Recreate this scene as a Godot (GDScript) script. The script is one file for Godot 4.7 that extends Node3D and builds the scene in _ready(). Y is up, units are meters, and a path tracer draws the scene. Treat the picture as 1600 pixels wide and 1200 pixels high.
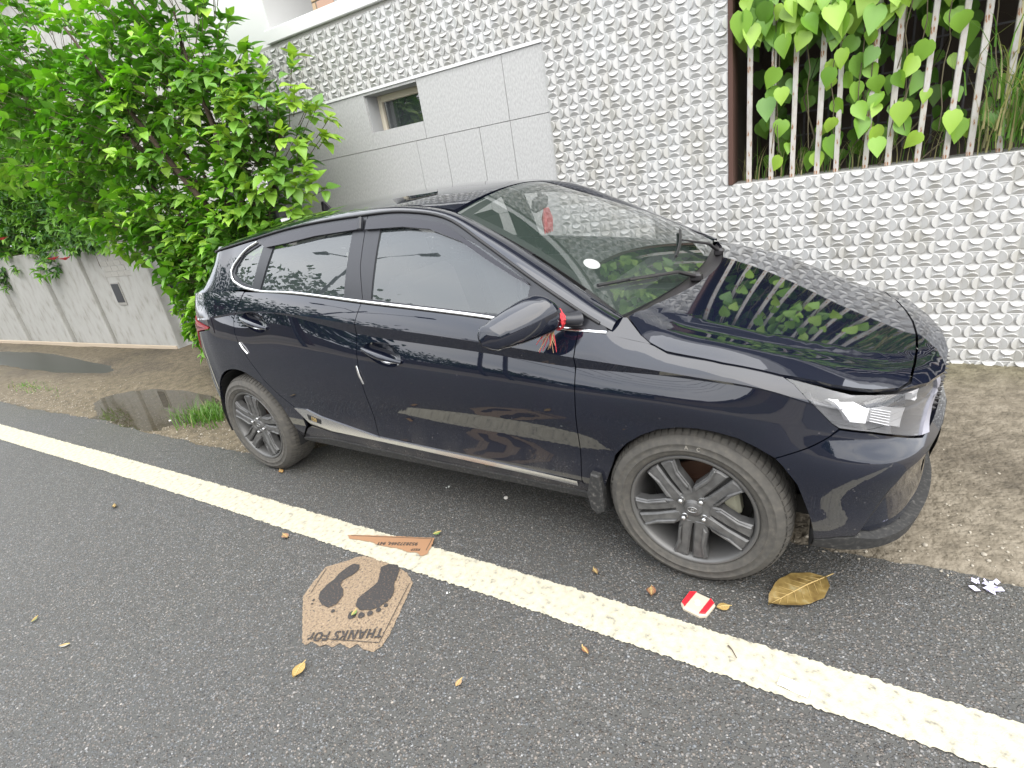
extends Node3D
# A dark hatchback parked at the edge of a wet street, in front of a white relief-tiled wall.
# x runs along the car (forward), y up, z from the wall towards the camera; the front axle is x = 0.

const ZC := -0.872
const YAW := 0.0538
const CW := -2.24
var M := {}
var used := {}
var rng := RandomNumberGenerator.new()
var wall_dir := Vector3(cos(YAW), 0, -sin(YAW))
var wall_nrm := Vector3(sin(YAW), 0, cos(YAW))


func _ready() -> void:
	rng.seed = 7
	# camera, sky, sun, exposure
	var cam := Camera3D.new()
	cam.name = "camera"
	cam.transform = Transform3D(Basis(Vector3(0.84302764, -0.15267506, -0.51574676), Vector3(-0.07484034, 0.91624503, -0.39356571), Vector3(0.53263807, 0.37038543, 0.76099364)).orthonormalized(), Vector3(0.4411, 1.5131, 1.5820))
	cam.fov = 71.02
	cam.near = 0.05
	cam.far = 400.0
	add_child(cam)
	cam.current = true
	var we := WorldEnvironment.new()
	var env := Environment.new()
	env.background_mode = Environment.BG_SKY
	var sky := Sky.new()
	sky.sky_material = sky_material()
	env.sky = sky
	env.tonemap_mode = Environment.TONE_MAPPER_LINEAR
	env.tonemap_exposure = 2.15
	env.sdfgi_enabled = true
	env.ssao_enabled = true
	env.ssil_enabled = true
	we.environment = env
	we.name = "environment"
	add_child(we)
	var sun := DirectionalLight3D.new()
	sun.name = "sun"
	sun.light_energy = 0.5
	sun.light_color = Color(1.0, 0.97, 0.92)
	sun.light_angular_distance = 80.0
	sun.shadow_enabled = true
	sun.look_at_from_position(Vector3(6, 9, 3.0), Vector3.ZERO)
	add_child(sun)
	materials()
	# large structure
	ground()
	tiled_house()
	boundary_wall()
	far_street()
	# plants
	shrub()
	flowering_bush()
	window_railing()
	vine()
	grasses()
	# the car, then small things
	build_car()
	litter()


# ---------------------------------------------------------------- sky
func sky_material() -> Material:
	var m := PanoramaSkyMaterial.new()
	var w := 512
	var h := 256
	var im := Image.create(w, h, false, Image.FORMAT_RGBF)
	var n := FastNoiseLite.new()
	n.seed = 3
	n.frequency = 1.3
	n.fractal_octaves = 5
	for j in h:
		var el := PI * (0.5 - (j + 0.5) / h)
		for i in w:
			var az := TAU * (i + 0.5) / w
			var d := Vector3(cos(el) * cos(az), sin(el), cos(el) * sin(az))
			var q := d
			q.y = maxf(q.y, 0.0) + 0.12
			var c := n.get_noise_3d(q.x / q.y * 0.5, 2.0, q.z / q.y * 0.5)
			var up := clampf(sin(el), 0.0, 1.0)
			var l := 1.15 + 0.75 * up + 0.42 * c
			if el < 0:
				l = 0.5
			var tint := Color(0.90, 0.96, 1.06).lerp(Color(1.0, 1.0, 1.0), clampf(0.5 + c, 0, 1))
			im.set_pixel(i, j, Color(tint.r * l, tint.g * l, tint.b * l))
	m.panorama = ImageTexture.create_from_image(im)
	m.energy_multiplier = 1.0
	return m


# ---------------------------------------------------------------- naming and nodes
func numbered(called: String) -> String:
	var k: int = used.get(called, -1) + 1
	used[called] = k
	return called if k == 0 else "%s_%03d" % [called, k]


func tag(o: Node3D, label: String, category: String, group := "", kind := "") -> Node3D:
	if label: o.set_meta("label", label)
	if category: o.set_meta("category", category)
	if group: o.set_meta("group", group)
	if kind: o.set_meta("kind", kind)
	return o


func thing(called: String, label: String, category: String, at := Vector3.ZERO, group := "") -> Node3D:
	var o := Node3D.new()
	o.name = numbered(called)
	add_child(o)
	o.position = at
	tag(o, label, category, group)
	return o


func obj(called: String, mesh: Mesh, mat: Material, parent: Node3D = null, at := Vector3.ZERO) -> MeshInstance3D:
	var o := MeshInstance3D.new()
	o.mesh = mesh
	if mat: o.material_override = mat
	if parent == null:
		o.name = numbered(called)
		add_child(o)
	else:
		var k := 0
		var nm := called
		while parent.has_node(NodePath(nm)):
			k += 1
			nm = "%s_%03d" % [called, k]
		o.name = nm
		parent.add_child(o)
	o.position = at
	return o


# for long runs of pieces: the caller counts them
func piece(nm: String, mesh: Mesh, mat: Material, parent: Node3D, xf: Transform3D) -> MeshInstance3D:
	var o := MeshInstance3D.new()
	o.mesh = mesh
	o.material_override = mat
	o.name = nm
	parent.add_child(o)
	o.transform = xf
	return o


func nth(called: String, k: int) -> String:
	return called if k == 0 else "%s_%03d" % [called, k]


func struct(called: String, mesh: Mesh, mat: Material) -> MeshInstance3D:
	var o := obj(called, mesh, mat)
	o.set_meta("kind", "structure")
	return o


# ---------------------------------------------------------------- mesh helpers
class Geo:
	var v := PackedVector3Array()
	var n := PackedVector3Array()
	var uv := PackedVector2Array()
	var c := PackedColorArray()
	var idx := PackedInt32Array()
	var tint := Color.WHITE

	func vert(p: Vector3, nn: Vector3, t := Vector2.ZERO) -> int:
		v.append(p)
		n.append(nn)
		uv.append(t)
		c.append(tint)
		return v.size() - 1

	# a triangle wound so that its front faces along the given normal
	func tri_i(a: int, b: int, d: int) -> void:
		var g := (v[b] - v[a]).cross(v[d] - v[a])
		if g.dot(n[a] + n[b] + n[d]) > 0:
			idx.append_array([a, d, b])
		else:
			idx.append_array([a, b, d])

	func tri(a: Vector3, b: Vector3, d: Vector3, out := Vector3.ZERO) -> void:
		var g := (b - a).cross(d - a).normalized()
		if out != Vector3.ZERO and g.dot(out) < 0: g = -g
		var i := vert(a, g)
		vert(b, g)
		vert(d, g)
		tri_i(i, i + 1, i + 2)

	func quad(a: Vector3, b: Vector3, d: Vector3, e: Vector3, out := Vector3.ZERO) -> void:
		var g := (d - a).cross(e - b).normalized()
		if out != Vector3.ZERO and g.dot(out) < 0: g = -g
		var i := vert(a, g, Vector2(0, 0))
		vert(b, g, Vector2(1, 0))
		vert(d, g, Vector2(1, 1))
		vert(e, g, Vector2(0, 1))
		tri_i(i, i + 1, i + 2)
		tri_i(i, i + 2, i + 3)

	func box(lo: Vector3, hi: Vector3, xf := Transform3D()) -> void:
		for ax in 3:
			for s in [0, 1]:
				var o := Vector3.ZERO
				o[ax] = 1.0 if s else -1.0
				var b := (ax + 1) % 3
				var d := (ax + 2) % 3
				var q := []
				for k in [[0, 0], [1, 0], [1, 1], [0, 1]]:
					var p := Vector3.ZERO
					p[ax] = hi[ax] if s else lo[ax]
					p[b] = hi[b] if k[0] else lo[b]
					p[d] = hi[d] if k[1] else lo[d]
					q.append(xf * p)
				quad(q[0], q[1], q[2], q[3], xf.basis * o)

	# box with chamfered edges
	func cbox(lo: Vector3, hi: Vector3, r: float, xf := Transform3D()) -> void:
		var c0 := (lo + hi) / 2
		var h := (hi - lo) / 2
		var P := func(s: Vector3, ax: int) -> Vector3:
			var p := Vector3(s.x * (h.x - r), s.y * (h.y - r), s.z * (h.z - r))
			p[ax] = s[ax] * h[ax]
			return xf * (c0 + p)
		for ax in 3:
			var b := (ax + 1) % 3
			var d := (ax + 2) % 3
			for s in [-1.0, 1.0]:
				var q := []
				for k in [[-1, -1], [1, -1], [1, 1], [-1, 1]]:
					var sg := Vector3.ZERO
					sg[ax] = s
					sg[b] = k[0]
					sg[d] = k[1]
					q.append(P.call(sg, ax))
				var o := Vector3.ZERO
				o[ax] = s
				quad(q[0], q[1], q[2], q[3], xf.basis * o)
			for s in [[-1, -1], [1, -1], [1, 1], [-1, 1]]:
				var e0 := Vector3.ZERO
				e0[b] = s[0]
				e0[d] = s[1]
				var e1 := e0
				e0[ax] = -1
				e1[ax] = 1
				var o2 := Vector3.ZERO
				o2[b] = s[0]
				o2[d] = s[1]
				quad(P.call(e0, b), P.call(e1, b), P.call(e1, d), P.call(e0, d), xf.basis * o2)
		for sx in [-1.0, 1.0]:
			for sy in [-1.0, 1.0]:
				for sz in [-1.0, 1.0]:
					var s3 := Vector3(sx, sy, sz)
					tri(P.call(s3, 0), P.call(s3, 1), P.call(s3, 2), xf.basis * s3)

	# tube through points; radii one per point or one number
	func tube(pts: Array, radii, seg := 8, flat := 1.0, side := Vector3.ZERO) -> void:
		var rings := []
		var up := Vector3.UP
		for k in pts.size():
			var t: Vector3 = (pts[mini(k + 1, pts.size() - 1)] - pts[maxi(k - 1, 0)]).normalized()
			var a := side
			if a == Vector3.ZERO:
				a = t.cross(up if absf(t.y) < 0.95 else Vector3.RIGHT)
			a = (a - t * a.dot(t)).normalized()
			var b := t.cross(a).normalized()
			var r: float = radii[k] if radii is Array else radii
			var ring := []
			for s in seg:
				var th := TAU * s / seg
				var o := a * cos(th) + b * sin(th) * flat
				ring.append(vert(pts[k] + o * r, (a * cos(th) * flat + b * sin(th)).normalized(), Vector2(float(s) / seg, k)))
			rings.append(ring)
		for k in pts.size() - 1:
			for s in seg:
				var s2 := (s + 1) % seg
				tri_i(rings[k][s], rings[k][s2], rings[k + 1][s2])
				tri_i(rings[k][s], rings[k + 1][s2], rings[k + 1][s])
		for e in [0, pts.size() - 1]:
			var d: Vector3 = (pts[0] - pts[1]).normalized() if e == 0 else (pts[-1] - pts[-2]).normalized()
			var cc := vert(pts[e], d)
			var first := []
			for s in seg: first.append(vert(v[rings[e][s]], d))
			for s in seg: tri_i(cc, first[s], first[(s + 1) % seg])

	# turned shape round the z axis: profile of (radius, z)
	func lathe(prof: Array, seg: int, at := Vector3.ZERO, smooth := true) -> void:
		for k in prof.size() - 1:
			var p0: Vector2 = prof[k]
			var p1: Vector2 = prof[k + 1]
			if p0.distance_to(p1) < 1e-6: continue
			var nn0 := Vector2(-(p1.y - p0.y), p1.x - p0.x).normalized()
			var na := nn0
			var nb := nn0
			if smooth and k > 0:
				var q: Vector2 = prof[k - 1]
				var m := Vector2(-(p0.y - q.y), p0.x - q.x).normalized()
				if m.dot(nn0) > 0.6: na = (m + nn0).normalized()
			if smooth and k < prof.size() - 2:
				var q2: Vector2 = prof[k + 2]
				var m2 := Vector2(-(q2.y - p1.y), q2.x - p1.x).normalized()
				if m2.dot(nn0) > 0.6: nb = (m2 + nn0).normalized()
			var base := v.size()
			for s in seg + 1:
				var th := TAU * s / seg
				var e := Vector3(cos(th), sin(th), 0)
				vert(at + e * p0.x + Vector3(0, 0, p0.y), e * na.x + Vector3(0, 0, na.y), Vector2(float(s) / seg, float(k) / prof.size()))
				vert(at + e * p1.x + Vector3(0, 0, p1.y), e * nb.x + Vector3(0, 0, nb.y), Vector2(float(s) / seg, (k + 1.0) / prof.size()))
			for s in seg:
				var i := base + s * 2
				tri_i(i, i + 1, i + 3)
				tri_i(i, i + 3, i + 2)

	# flat polygon (x, y) raised to z1 with walls down to z0 and a small chamfer, then carried by xf
	func prism(poly: PackedVector2Array, z0: float, z1: float, ch := 0.0, xf := Transform3D()) -> void:
		var top := poly
		if ch > 0:
			var off := Geometry2D.offset_polygon(poly, -ch)
			if off.size() == 1 and off[0].size() >= 3: top = off[0]
		var t := Geometry2D.triangulate_polygon(top)
		var up := (xf.basis * Vector3(0, 0, 1 if z1 > z0 else -1)).normalized()
		var base := v.size()
		for p in top: vert(xf * Vector3(p.x, p.y, z1), up, p)
		for k in t.size() / 3: tri_i(base + t[k * 3], base + t[k * 3 + 1], base + t[k * 3 + 2])
		var cw := Geometry2D.is_polygon_clockwise(poly)
		for k in poly.size():
			var a := poly[k]
			var b := poly[(k + 1) % poly.size()]
			var o := Vector2(b.y - a.y, a.x - b.x) * (-1.0 if cw else 1.0)
			var zt := z1 - signf(z1 - z0) * ch
			quad(xf * Vector3(a.x, a.y, z0), xf * Vector3(b.x, b.y, z0), xf * Vector3(b.x, b.y, zt), xf * Vector3(a.x, a.y, zt), xf.basis * Vector3(o.x, o.y, 0))
		if ch > 0 and top != poly:
			# chamfer: join each inner corner to the nearest outer one
			for k in top.size():
				var a2 := top[k]
				var b2 := top[(k + 1) % top.size()]
				var oa := poly[near(poly, a2)]
				var ob := poly[near(poly, b2)]
				var o3 := Vector2(b2.y - a2.y, a2.x - b2.x) * (-1.0 if cw else 1.0)
				var zt2 := z1 - signf(z1 - z0) * ch
				var od := xf.basis * Vector3(o3.x, o3.y, signf(z1 - z0) * o3.length())
				tri(xf * Vector3(a2.x, a2.y, z1), xf * Vector3(b2.x, b2.y, z1), xf * Vector3(ob.x, ob.y, zt2), od)
				if oa != ob: tri(xf * Vector3(a2.x, a2.y, z1), xf * Vector3(ob.x, ob.y, zt2), xf * Vector3(oa.x, oa.y, zt2), od)

	func near(poly: PackedVector2Array, q: Vector2) -> int:
		var best := 0
		for k in poly.size():
			if poly[k].distance_squared_to(q) < poly[best].distance_squared_to(q): best = k
		return best

	# one normal per place
	func smooth() -> void:
		var sum := {}
		for k in v.size():
			var key := v[k].snapped(Vector3.ONE * 1e-4)
			sum[key] = sum.get(key, Vector3.ZERO) + n[k]
		for k in v.size():
			var s: Vector3 = sum[v[k].snapped(Vector3.ONE * 1e-4)]
			if s.length() > 1e-4: n[k] = s.normalized()

	func mesh() -> ArrayMesh:
		var a := []
		a.resize(Mesh.ARRAY_MAX)
		a[Mesh.ARRAY_VERTEX] = v
		a[Mesh.ARRAY_NORMAL] = n
		a[Mesh.ARRAY_TEX_UV] = uv
		a[Mesh.ARRAY_COLOR] = c
		a[Mesh.ARRAY_INDEX] = idx
		var m := ArrayMesh.new()
		if idx.size() >= 3: m.add_surface_from_arrays(Mesh.PRIMITIVE_TRIANGLES, a)
		return m


func poly2(a: Array) -> PackedVector2Array:
	var p := PackedVector2Array()
	for k in a.size() / 2: p.append(Vector2(a[k * 2], a[k * 2 + 1]))
	return p


func densify(p: PackedVector2Array, step: float, closed := true) -> PackedVector2Array:
	var out := PackedVector2Array()
	var m := p.size() if closed else p.size() - 1
	for k in m:
		var a := p[k]
		var b := p[(k + 1) % p.size()]
		var c := maxi(1, int(ceil(a.distance_to(b) / step)))
		for j in c: out.append(a.lerp(b, float(j) / c))
	if not closed: out.append(p[-1])
	return out


# a curve table [[k, a, b, ...], ...] read at k, smooth between its rows
func crv(tab: Array, t: float) -> PackedFloat32Array:
	var last := tab.size() - 1
	t = clampf(t, tab[0][0], tab[last][0])
	var i := 0
	while i < last - 1 and t > tab[i + 1][0]: i += 1
	var h: float = tab[i + 1][0] - tab[i][0]
	var u := (t - float(tab[i][0])) / h
	var out := PackedFloat32Array()
	for c in range(1, tab[0].size()):
		var d: float = (tab[i + 1][c] - tab[i][c]) / h
		var m0 := d
		var m1 := d
		if i > 0:
			var h0: float = tab[i][0] - tab[i - 1][0]
			var d0: float = (tab[i][c] - tab[i - 1][c]) / h0
			m0 = (d0 * h + d * h0) / (h + h0)
		if i < last - 1:
			var h1: float = tab[i + 2][0] - tab[i + 1][0]
			var d1: float = (tab[i + 2][c] - tab[i + 1][c]) / h1
			m1 = (d * h1 + d1 * h) / (h + h1)
		out.append((1 + 2 * u) * (1 - u) * (1 - u) * tab[i][c] + u * (1 - u) * (1 - u) * h * m0 + u * u * (3 - 2 * u) * tab[i + 1][c] + u * u * (u - 1) * h * m1)
	return out


# ---------------------------------------------------------------- materials
func lin(r: float, g: float, b: float, a := 1.0) -> Color:
	var c := Color(r, g, b).linear_to_srgb()
	c.a = a
	return c


func mat(r: float, g: float, b: float, rough := 0.6, metal := 0.0) -> StandardMaterial3D:
	var m := StandardMaterial3D.new()
	m.albedo_color = lin(r, g, b)
	m.roughness = rough
	m.metallic = metal
	return m


# picture made from seamless noise through a ramp of [position, linear colour]
func noise_img(size: int, freq: float, oct: int, sd: int, ramp: Array, kind := FastNoiseLite.TYPE_SIMPLEX_SMOOTH) -> Image:
	var n := FastNoiseLite.new()
	n.seed = sd
	n.noise_type = kind
	n.frequency = freq
	n.fractal_octaves = oct
	var src := n.get_seamless_image(size, size)
	src.convert(Image.FORMAT_L8)
	var b := src.get_data()
	var lut := PackedByteArray()
	for k in 256:
		var t := k / 255.0
		var i := 0
		while i < ramp.size() - 2 and t > ramp[i + 1][0]: i += 1
		var u := clampf((t - ramp[i][0]) / maxf(ramp[i + 1][0] - ramp[i][0], 1e-5), 0, 1)
		var c: Color = ramp[i][1].lerp(ramp[i + 1][1], u).linear_to_srgb()
		lut.append_array([int(c.r * 255), int(c.g * 255), int(c.b * 255)])
	var out := PackedByteArray()
	out.resize(size * size * 3)
	for k in size * size:
		var j := b[k] * 3
		out[k * 3] = lut[j]
		out[k * 3 + 1] = lut[j + 1]
		out[k * 3 + 2] = lut[j + 2]
	return Image.create_from_data(size, size, false, Image.FORMAT_RGB8, out)


func tex(im: Image) -> ImageTexture:
	return ImageTexture.create_from_image(im)


func grey(a: float) -> Color:
	return Color(a, a, a)


# stones set in dark binder: [albedo, height]
func asphalt_images() -> Array:
	var s := 2048
	var alb := PackedByteArray()
	alb.resize(s * s * 3)
	var hgt := PackedByteArray()
	hgt.resize(s * s)
	var r := RandomNumberGenerator.new()
	r.seed = 11
	for k in s * s:
		var g := 62 + (r.randi() & 7)
		alb[k * 3] = g
		alb[k * 3 + 1] = g
		alb[k * 3 + 2] = g - 2
		hgt[k] = 40 + (r.randi() & 31)
	for i in 52000:
		var rad := r.randf_range(2.0, 5.6) if r.randf() < 0.85 else r.randf_range(5.0, 8.5)
		var cx := r.randi() % s
		var cy := r.randi() % s
		var st := r.randf_range(0.6, 1.0)
		var an := r.randf() * PI
		var ca := cos(an)
		var sa := sin(an)
		var base := r.randf_range(75, 119)
		if r.randf() < 0.07: base = r.randf_range(112, 150)
		if r.randf() < 0.2: base = r.randf_range(54, 70)
		var wr := r.randf_range(-4, 7)
		var top := r.randf_range(120, 225)
		var n := int(ceil(rad))
		for dy in range(-n, n + 1):
			for dx in range(-n, n + 1):
				var x := (dx * ca + dy * sa) / rad
				var y := (dy * ca - dx * sa) / (rad * st)
				var q := x * x + y * y
				if q > 1.0: continue
				var at := posmod(cy + dy, s) * s + posmod(cx + dx, s)
				var f := 1.0 - 0.25 * q
				alb[at * 3] = int(clampf((base + wr) * f, 0, 255))
				alb[at * 3 + 1] = int(clampf(base * f, 0, 255))
				alb[at * 3 + 2] = int(clampf((base - wr) * f, 0, 255))
				hgt[at] = int(top * (1.0 - 0.5 * q * q))
	return [Image.create_from_data(s, s, false, Image.FORMAT_RGB8, alb), Image.create_from_data(s, s, false, Image.FORMAT_L8, hgt)]


# dust on the car's flanks, over u = along the car, v = height: [albedo, roughness, coat]
func flank_images() -> Array:
	var w := 1536
	var h := 384
	var a := Image.create(w, h, false, Image.FORMAT_RGB8)
	var ro := Image.create(w, h, false, Image.FORMAT_L8)
	var co := Image.create(w, h, false, Image.FORMAT_L8)
	var n1 := FastNoiseLite.new()
	n1.seed = 21
	n1.frequency = 0.012
	n1.fractal_octaves = 4
	var n2 := FastNoiseLite.new()
	n2.seed = 22
	n2.frequency = 0.25
	var r := RandomNumberGenerator.new()
	r.seed = 5
	var paint := Color(0.0055, 0.0072, 0.0145)
	var dust := Color(0.165, 0.150, 0.13)
	for j in h:
		var y := 1.2 * (1.0 - (j + 0.5) / h)
		for i in w:
			var x := 6.0 * (i + 0.5) / w - 4.2
			var low := clampf((0.50 - y) / 0.16, 0, 1)
			var bottom := clampf((0.36 - y) / 0.10, 0, 1)
			var drip := clampf(n1.get_noise_2d(i * 2.2, j * 0.22) * 1.6 + 0.45, 0, 1)
			var cloud := clampf(n1.get_noise_2d(i * 0.5, j * 0.5 + 300) + 0.35, 0, 1)
			var fleck := clampf(n2.get_noise_2d(i * 1.7, j * 1.7) * 2.4 - 0.7, 0, 1)
			low *= smoothstep(0.75, 0.25, x)
			bottom *= smoothstep(0.75, 0.25, x)
			var d := low * (0.05 + 0.20 * drip * cloud + 0.42 * fleck * drip) + bottom * (0.16 + 0.22 * cloud)
			var front := clampf((x + 0.9) / 1.3, 0, 1)
			d += 0.10 * fleck * clampf((0.62 - y) / 0.2, 0, 1) * (0.3 + 0.3 * front) * smoothstep(0.55, 0.2, x)
			if r.randf() < 0.0006 * (0.3 + front + low): d += 0.75
			d += 0.006 * cloud
			d = clampf(d, 0, 0.85)
			a.set_pixel(i, j, paint.lerp(dust, d).linear_to_srgb())
			var rr := 0.02 + 0.45 * clampf(d * 1.5, 0, 1)
			ro.set_pixel(i, j, Color(rr, rr, rr))
			var c := clampf(1.0 - d * 1.6, 0.05, 1)
			co.set_pixel(i, j, Color(c, c, c))
	return [a, ro, co]


func materials() -> void:
	var im := asphalt_images()
	var a := mat(1, 0.99, 0.985, 0.62)
	a.albedo_texture = tex(im[0])
	a.heightmap_enabled = true
	a.heightmap_texture = tex(im[1])
	a.heightmap_scale = 0.5
	a.vertex_color_use_as_albedo = true
	a.metallic_specular = 0.5
	M.asphalt = a
	var s := mat(1, 1, 1, 0.75)
	s.albedo_texture = tex(noise_img(1024, 0.012, 6, 31, [[0.0, Color(0.085, 0.074, 0.056)], [0.4, Color(0.148, 0.13, 0.102)], [0.6, Color(0.175, 0.155, 0.124)], [1.0, Color(0.23, 0.208, 0.172)]]))
	s.heightmap_enabled = true
	s.heightmap_texture = tex(noise_img(1024, 0.04, 6, 32, [[0.0, grey(0)], [1.0, grey(1)]]))
	s.heightmap_scale = 1.1
	s.vertex_color_use_as_albedo = true
	M.soil = s
	var l := mat(1, 1, 1, 0.7)
	l.albedo_texture = tex(noise_img(1024, 0.022, 7, 33, [[0.0, Color(0.12, 0.11, 0.095)], [0.15, Color(0.25, 0.235, 0.185)], [0.27, Color(0.345, 0.32, 0.245)], [0.5, Color(0.385, 0.36, 0.275)], [1.0, Color(0.44, 0.415, 0.33)]]))
	l.heightmap_enabled = true
	l.heightmap_texture = a.heightmap_texture
	l.heightmap_scale = 0.08
	M.line = l
	var dirt := tex(noise_img(512, 0.02, 6, 44, [[0.0, Color(0.72, 0.70, 0.64)], [0.3, Color(0.86, 0.85, 0.82)], [0.45, Color(0.97, 0.97, 0.965)], [1.0, Color(1, 1, 1)]]))
	for k in 3:
		var t: StandardMaterial3D = mat([0.485, 0.467, 0.50][k], [0.483, 0.465, 0.502][k], [0.474, 0.456, 0.497][k], 0.3)
		t.albedo_texture = dirt
		t.uv1_triplanar = true
		t.uv1_world_triplanar = true
		t.uv1_scale = Vector3(0.55, 0.22, 0.55)
		M["tile%d" % k] = t
	M.grout = mat(0.36, 0.35, 0.335, 0.9)
	var c := mat(1, 1, 1, 0.85)
	c.albedo_texture = tex(noise_img(1024, 0.06, 6, 41, [[0.0, Color(0.32, 0.32, 0.315)], [0.4, Color(0.375, 0.375, 0.37)], [0.6, Color(0.405, 0.405, 0.40)], [1.0, Color(0.47, 0.47, 0.46)]]))
	c.uv1_triplanar = true
	c.uv1_scale = Vector3(1.2, 0.5, 1.2)
	M.concrete = c
	var ci := noise_img(512, 0.02, 5, 42, [[0.0, Color(0.22, 0.215, 0.19)], [0.3, Color(0.33, 0.325, 0.30)], [0.5, Color(0.36, 0.355, 0.335)], [1.0, Color(0.39, 0.385, 0.37)]])
	var p := mat(1, 1, 1, 0.9)
	p.albedo_texture = tex(ci)
	p.uv1_triplanar = true
	p.uv1_scale = Vector3(0.7, 0.35, 0.7)
	M.plaster = p
	M.white = mat(0.66, 0.66, 0.655, 0.7)
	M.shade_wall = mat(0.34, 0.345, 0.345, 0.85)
	M.block = mat(0.34, 0.33, 0.305, 0.95)
	var rb := mat(1, 1, 1, 0.7)
	rb.albedo_texture = tex(noise_img(256, 0.03, 4, 43, [[0.0, Color(0.16, 0.06, 0.025)], [0.22, Color(0.28, 0.14, 0.07)], [0.29, Color(0.42, 0.39, 0.35)], [1.0, Color(0.5, 0.49, 0.48)]]))
	rb.uv1_triplanar = true
	rb.uv1_scale = Vector3(5, 1.6, 5)
	M.bar = rb
	M.rust = mat(0.075, 0.035, 0.025, 0.8)
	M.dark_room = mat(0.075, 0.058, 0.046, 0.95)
	M.black = mat(0.012, 0.012, 0.012, 0.8)
	M.cream = mat(0.55, 0.5, 0.4, 0.6)
	M.gate = mat(0.03, 0.034, 0.035, 0.5)
	M.bark = mat(0.07, 0.048, 0.035, 0.95)
	M.twig = mat(0.10, 0.085, 0.05, 0.9)
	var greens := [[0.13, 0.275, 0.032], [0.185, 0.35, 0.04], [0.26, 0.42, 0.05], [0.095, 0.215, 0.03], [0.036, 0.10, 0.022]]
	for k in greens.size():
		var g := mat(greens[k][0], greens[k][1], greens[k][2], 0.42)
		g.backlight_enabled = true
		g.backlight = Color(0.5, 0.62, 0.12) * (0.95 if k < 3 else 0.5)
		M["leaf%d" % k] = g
	var mm := mat(1, 1, 1, 0.45)
	mm.vertex_color_use_as_albedo = true
	mm.backlight_enabled = true
	mm.backlight = Color(0.62, 0.8, 0.16)
	M.leaf_mass = mm
	M.grass = mm
	M.dry = mat(0.30, 0.25, 0.13, 0.9)
	M.red_flower = mat(0.62, 0.06, 0.07, 0.6)
	# the car
	var f := flank_images()
	var pa := mat(1, 1, 1, 0.3)
	pa.albedo_texture = tex(f[0])
	pa.clearcoat_enabled = true
	pa.clearcoat = 1.0
	pa.clearcoat_texture = tex(f[2])
	pa.clearcoat_roughness = 0.015
	pa.roughness_texture = tex(f[1])
	pa.roughness = 1.0
	pa.metallic_specular = 0.36
	M.flank = pa
	var pt := mat(0.0055, 0.0072, 0.0145, 0.05)
	pt.clearcoat_enabled = true
	pt.clearcoat = 1.0
	pt.clearcoat_roughness = 0.015
	pt.metallic_specular = 0.36
	M.paint = pt
	M.plastic = mat(0.02, 0.018, 0.02, 0.42)
	M.pillar = mat(0.022, 0.023, 0.028, 0.33)
	var sc := mat(1, 1, 1, 0.7)
	sc.albedo_texture = tex(noise_img(512, 0.03, 6, 51, [[0.0, Color(0.014, 0.014, 0.014)], [0.55, Color(0.022, 0.022, 0.022)], [0.75, Color(0.05, 0.048, 0.045)], [1.0, Color(0.16, 0.155, 0.145)]]))
	sc.uv1_triplanar = true
	sc.uv1_scale = Vector3(3, 3, 3)
	M.scuffed = sc
	M.rubber_trim = mat(0.01, 0.01, 0.011, 0.5)
	M.chrome = mat(0.75, 0.75, 0.75, 0.12, 1.0)
	M.satin = mat(0.66, 0.66, 0.68, 0.25, 1.0)
	M.visor = mat(0.016, 0.015, 0.02, 0.08)
	var gl := mat(0.05, 0.06, 0.064, 0.0)
	gl.albedo_color.a = 0.58
	gl.metallic_specular = 0.9
	gl.clearcoat_enabled = true
	gl.clearcoat = 1.0
	gl.clearcoat_roughness = 0.0
	gl.transparency = BaseMaterial3D.TRANSPARENCY_ALPHA
	M.glass = gl
	var fg := mat(0.02, 0.03, 0.028, 0.0)
	fg.albedo_color.a = 0.12
	fg.transparency = BaseMaterial3D.TRANSPARENCY_ALPHA
	M.far_glass = fg
	var ws := mat(0.05, 0.075, 0.063, 0.0)
	ws.albedo_color.a = 0.36
	ws.metallic_specular = 0.9
	ws.clearcoat_enabled = true
	ws.clearcoat = 1.0
	ws.clearcoat_roughness = 0.0
	ws.transparency = BaseMaterial3D.TRANSPARENCY_ALPHA
	M.windscreen = ws
	var le := mat(0.8, 0.82, 0.85, 0.02)
	le.albedo_color.a = 0.05
	le.transparency = BaseMaterial3D.TRANSPARENCY_ALPHA
	M.lens = le
	M.reflector = mat(0.85, 0.85, 0.88, 0.25, 0.3)
	M.lamp_dark = mat(0.16, 0.16, 0.17, 0.3, 0.3)
	M.lamp_grey = mat(0.33, 0.33, 0.34, 0.35, 0.2)
	M.drl = mat(0.25, 0.25, 0.29, 0.35)
	var tl := mat(0.23, 0.008, 0.014, 0.04)
	tl.clearcoat_enabled = true
	tl.clearcoat = 1.0
	M.tail = tl
	M.tail_dark = mat(0.09, 0.004, 0.01, 0.05)
	var ty := mat(1, 1, 1, 0.85)
	ty.albedo_texture = tex(noise_img(512, 0.02, 5, 61, [[0.0, Color(0.045, 0.042, 0.038)], [0.5, Color(0.064, 0.06, 0.053)], [0.7, Color(0.078, 0.072, 0.062)], [1.0, Color(0.11, 0.10, 0.085)]]))
	ty.uv1_triplanar = true
	ty.uv1_scale = Vector3(3, 3, 3)
	M.tyre = ty
	M.tread = mat(0.035, 0.034, 0.033, 0.9)
	var ri := mat(1, 1, 1, 0.48, 0.45)
	ri.albedo_texture = tex(noise_img(256, 0.02, 5, 62, [[0.0, Color(0.075, 0.074, 0.073)], [0.5, Color(0.11, 0.109, 0.108)], [1.0, Color(0.15, 0.148, 0.145)]]))
	ri.uv1_triplanar = true
	ri.uv1_scale = Vector3(4, 4, 4)
	M.rim = ri
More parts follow.
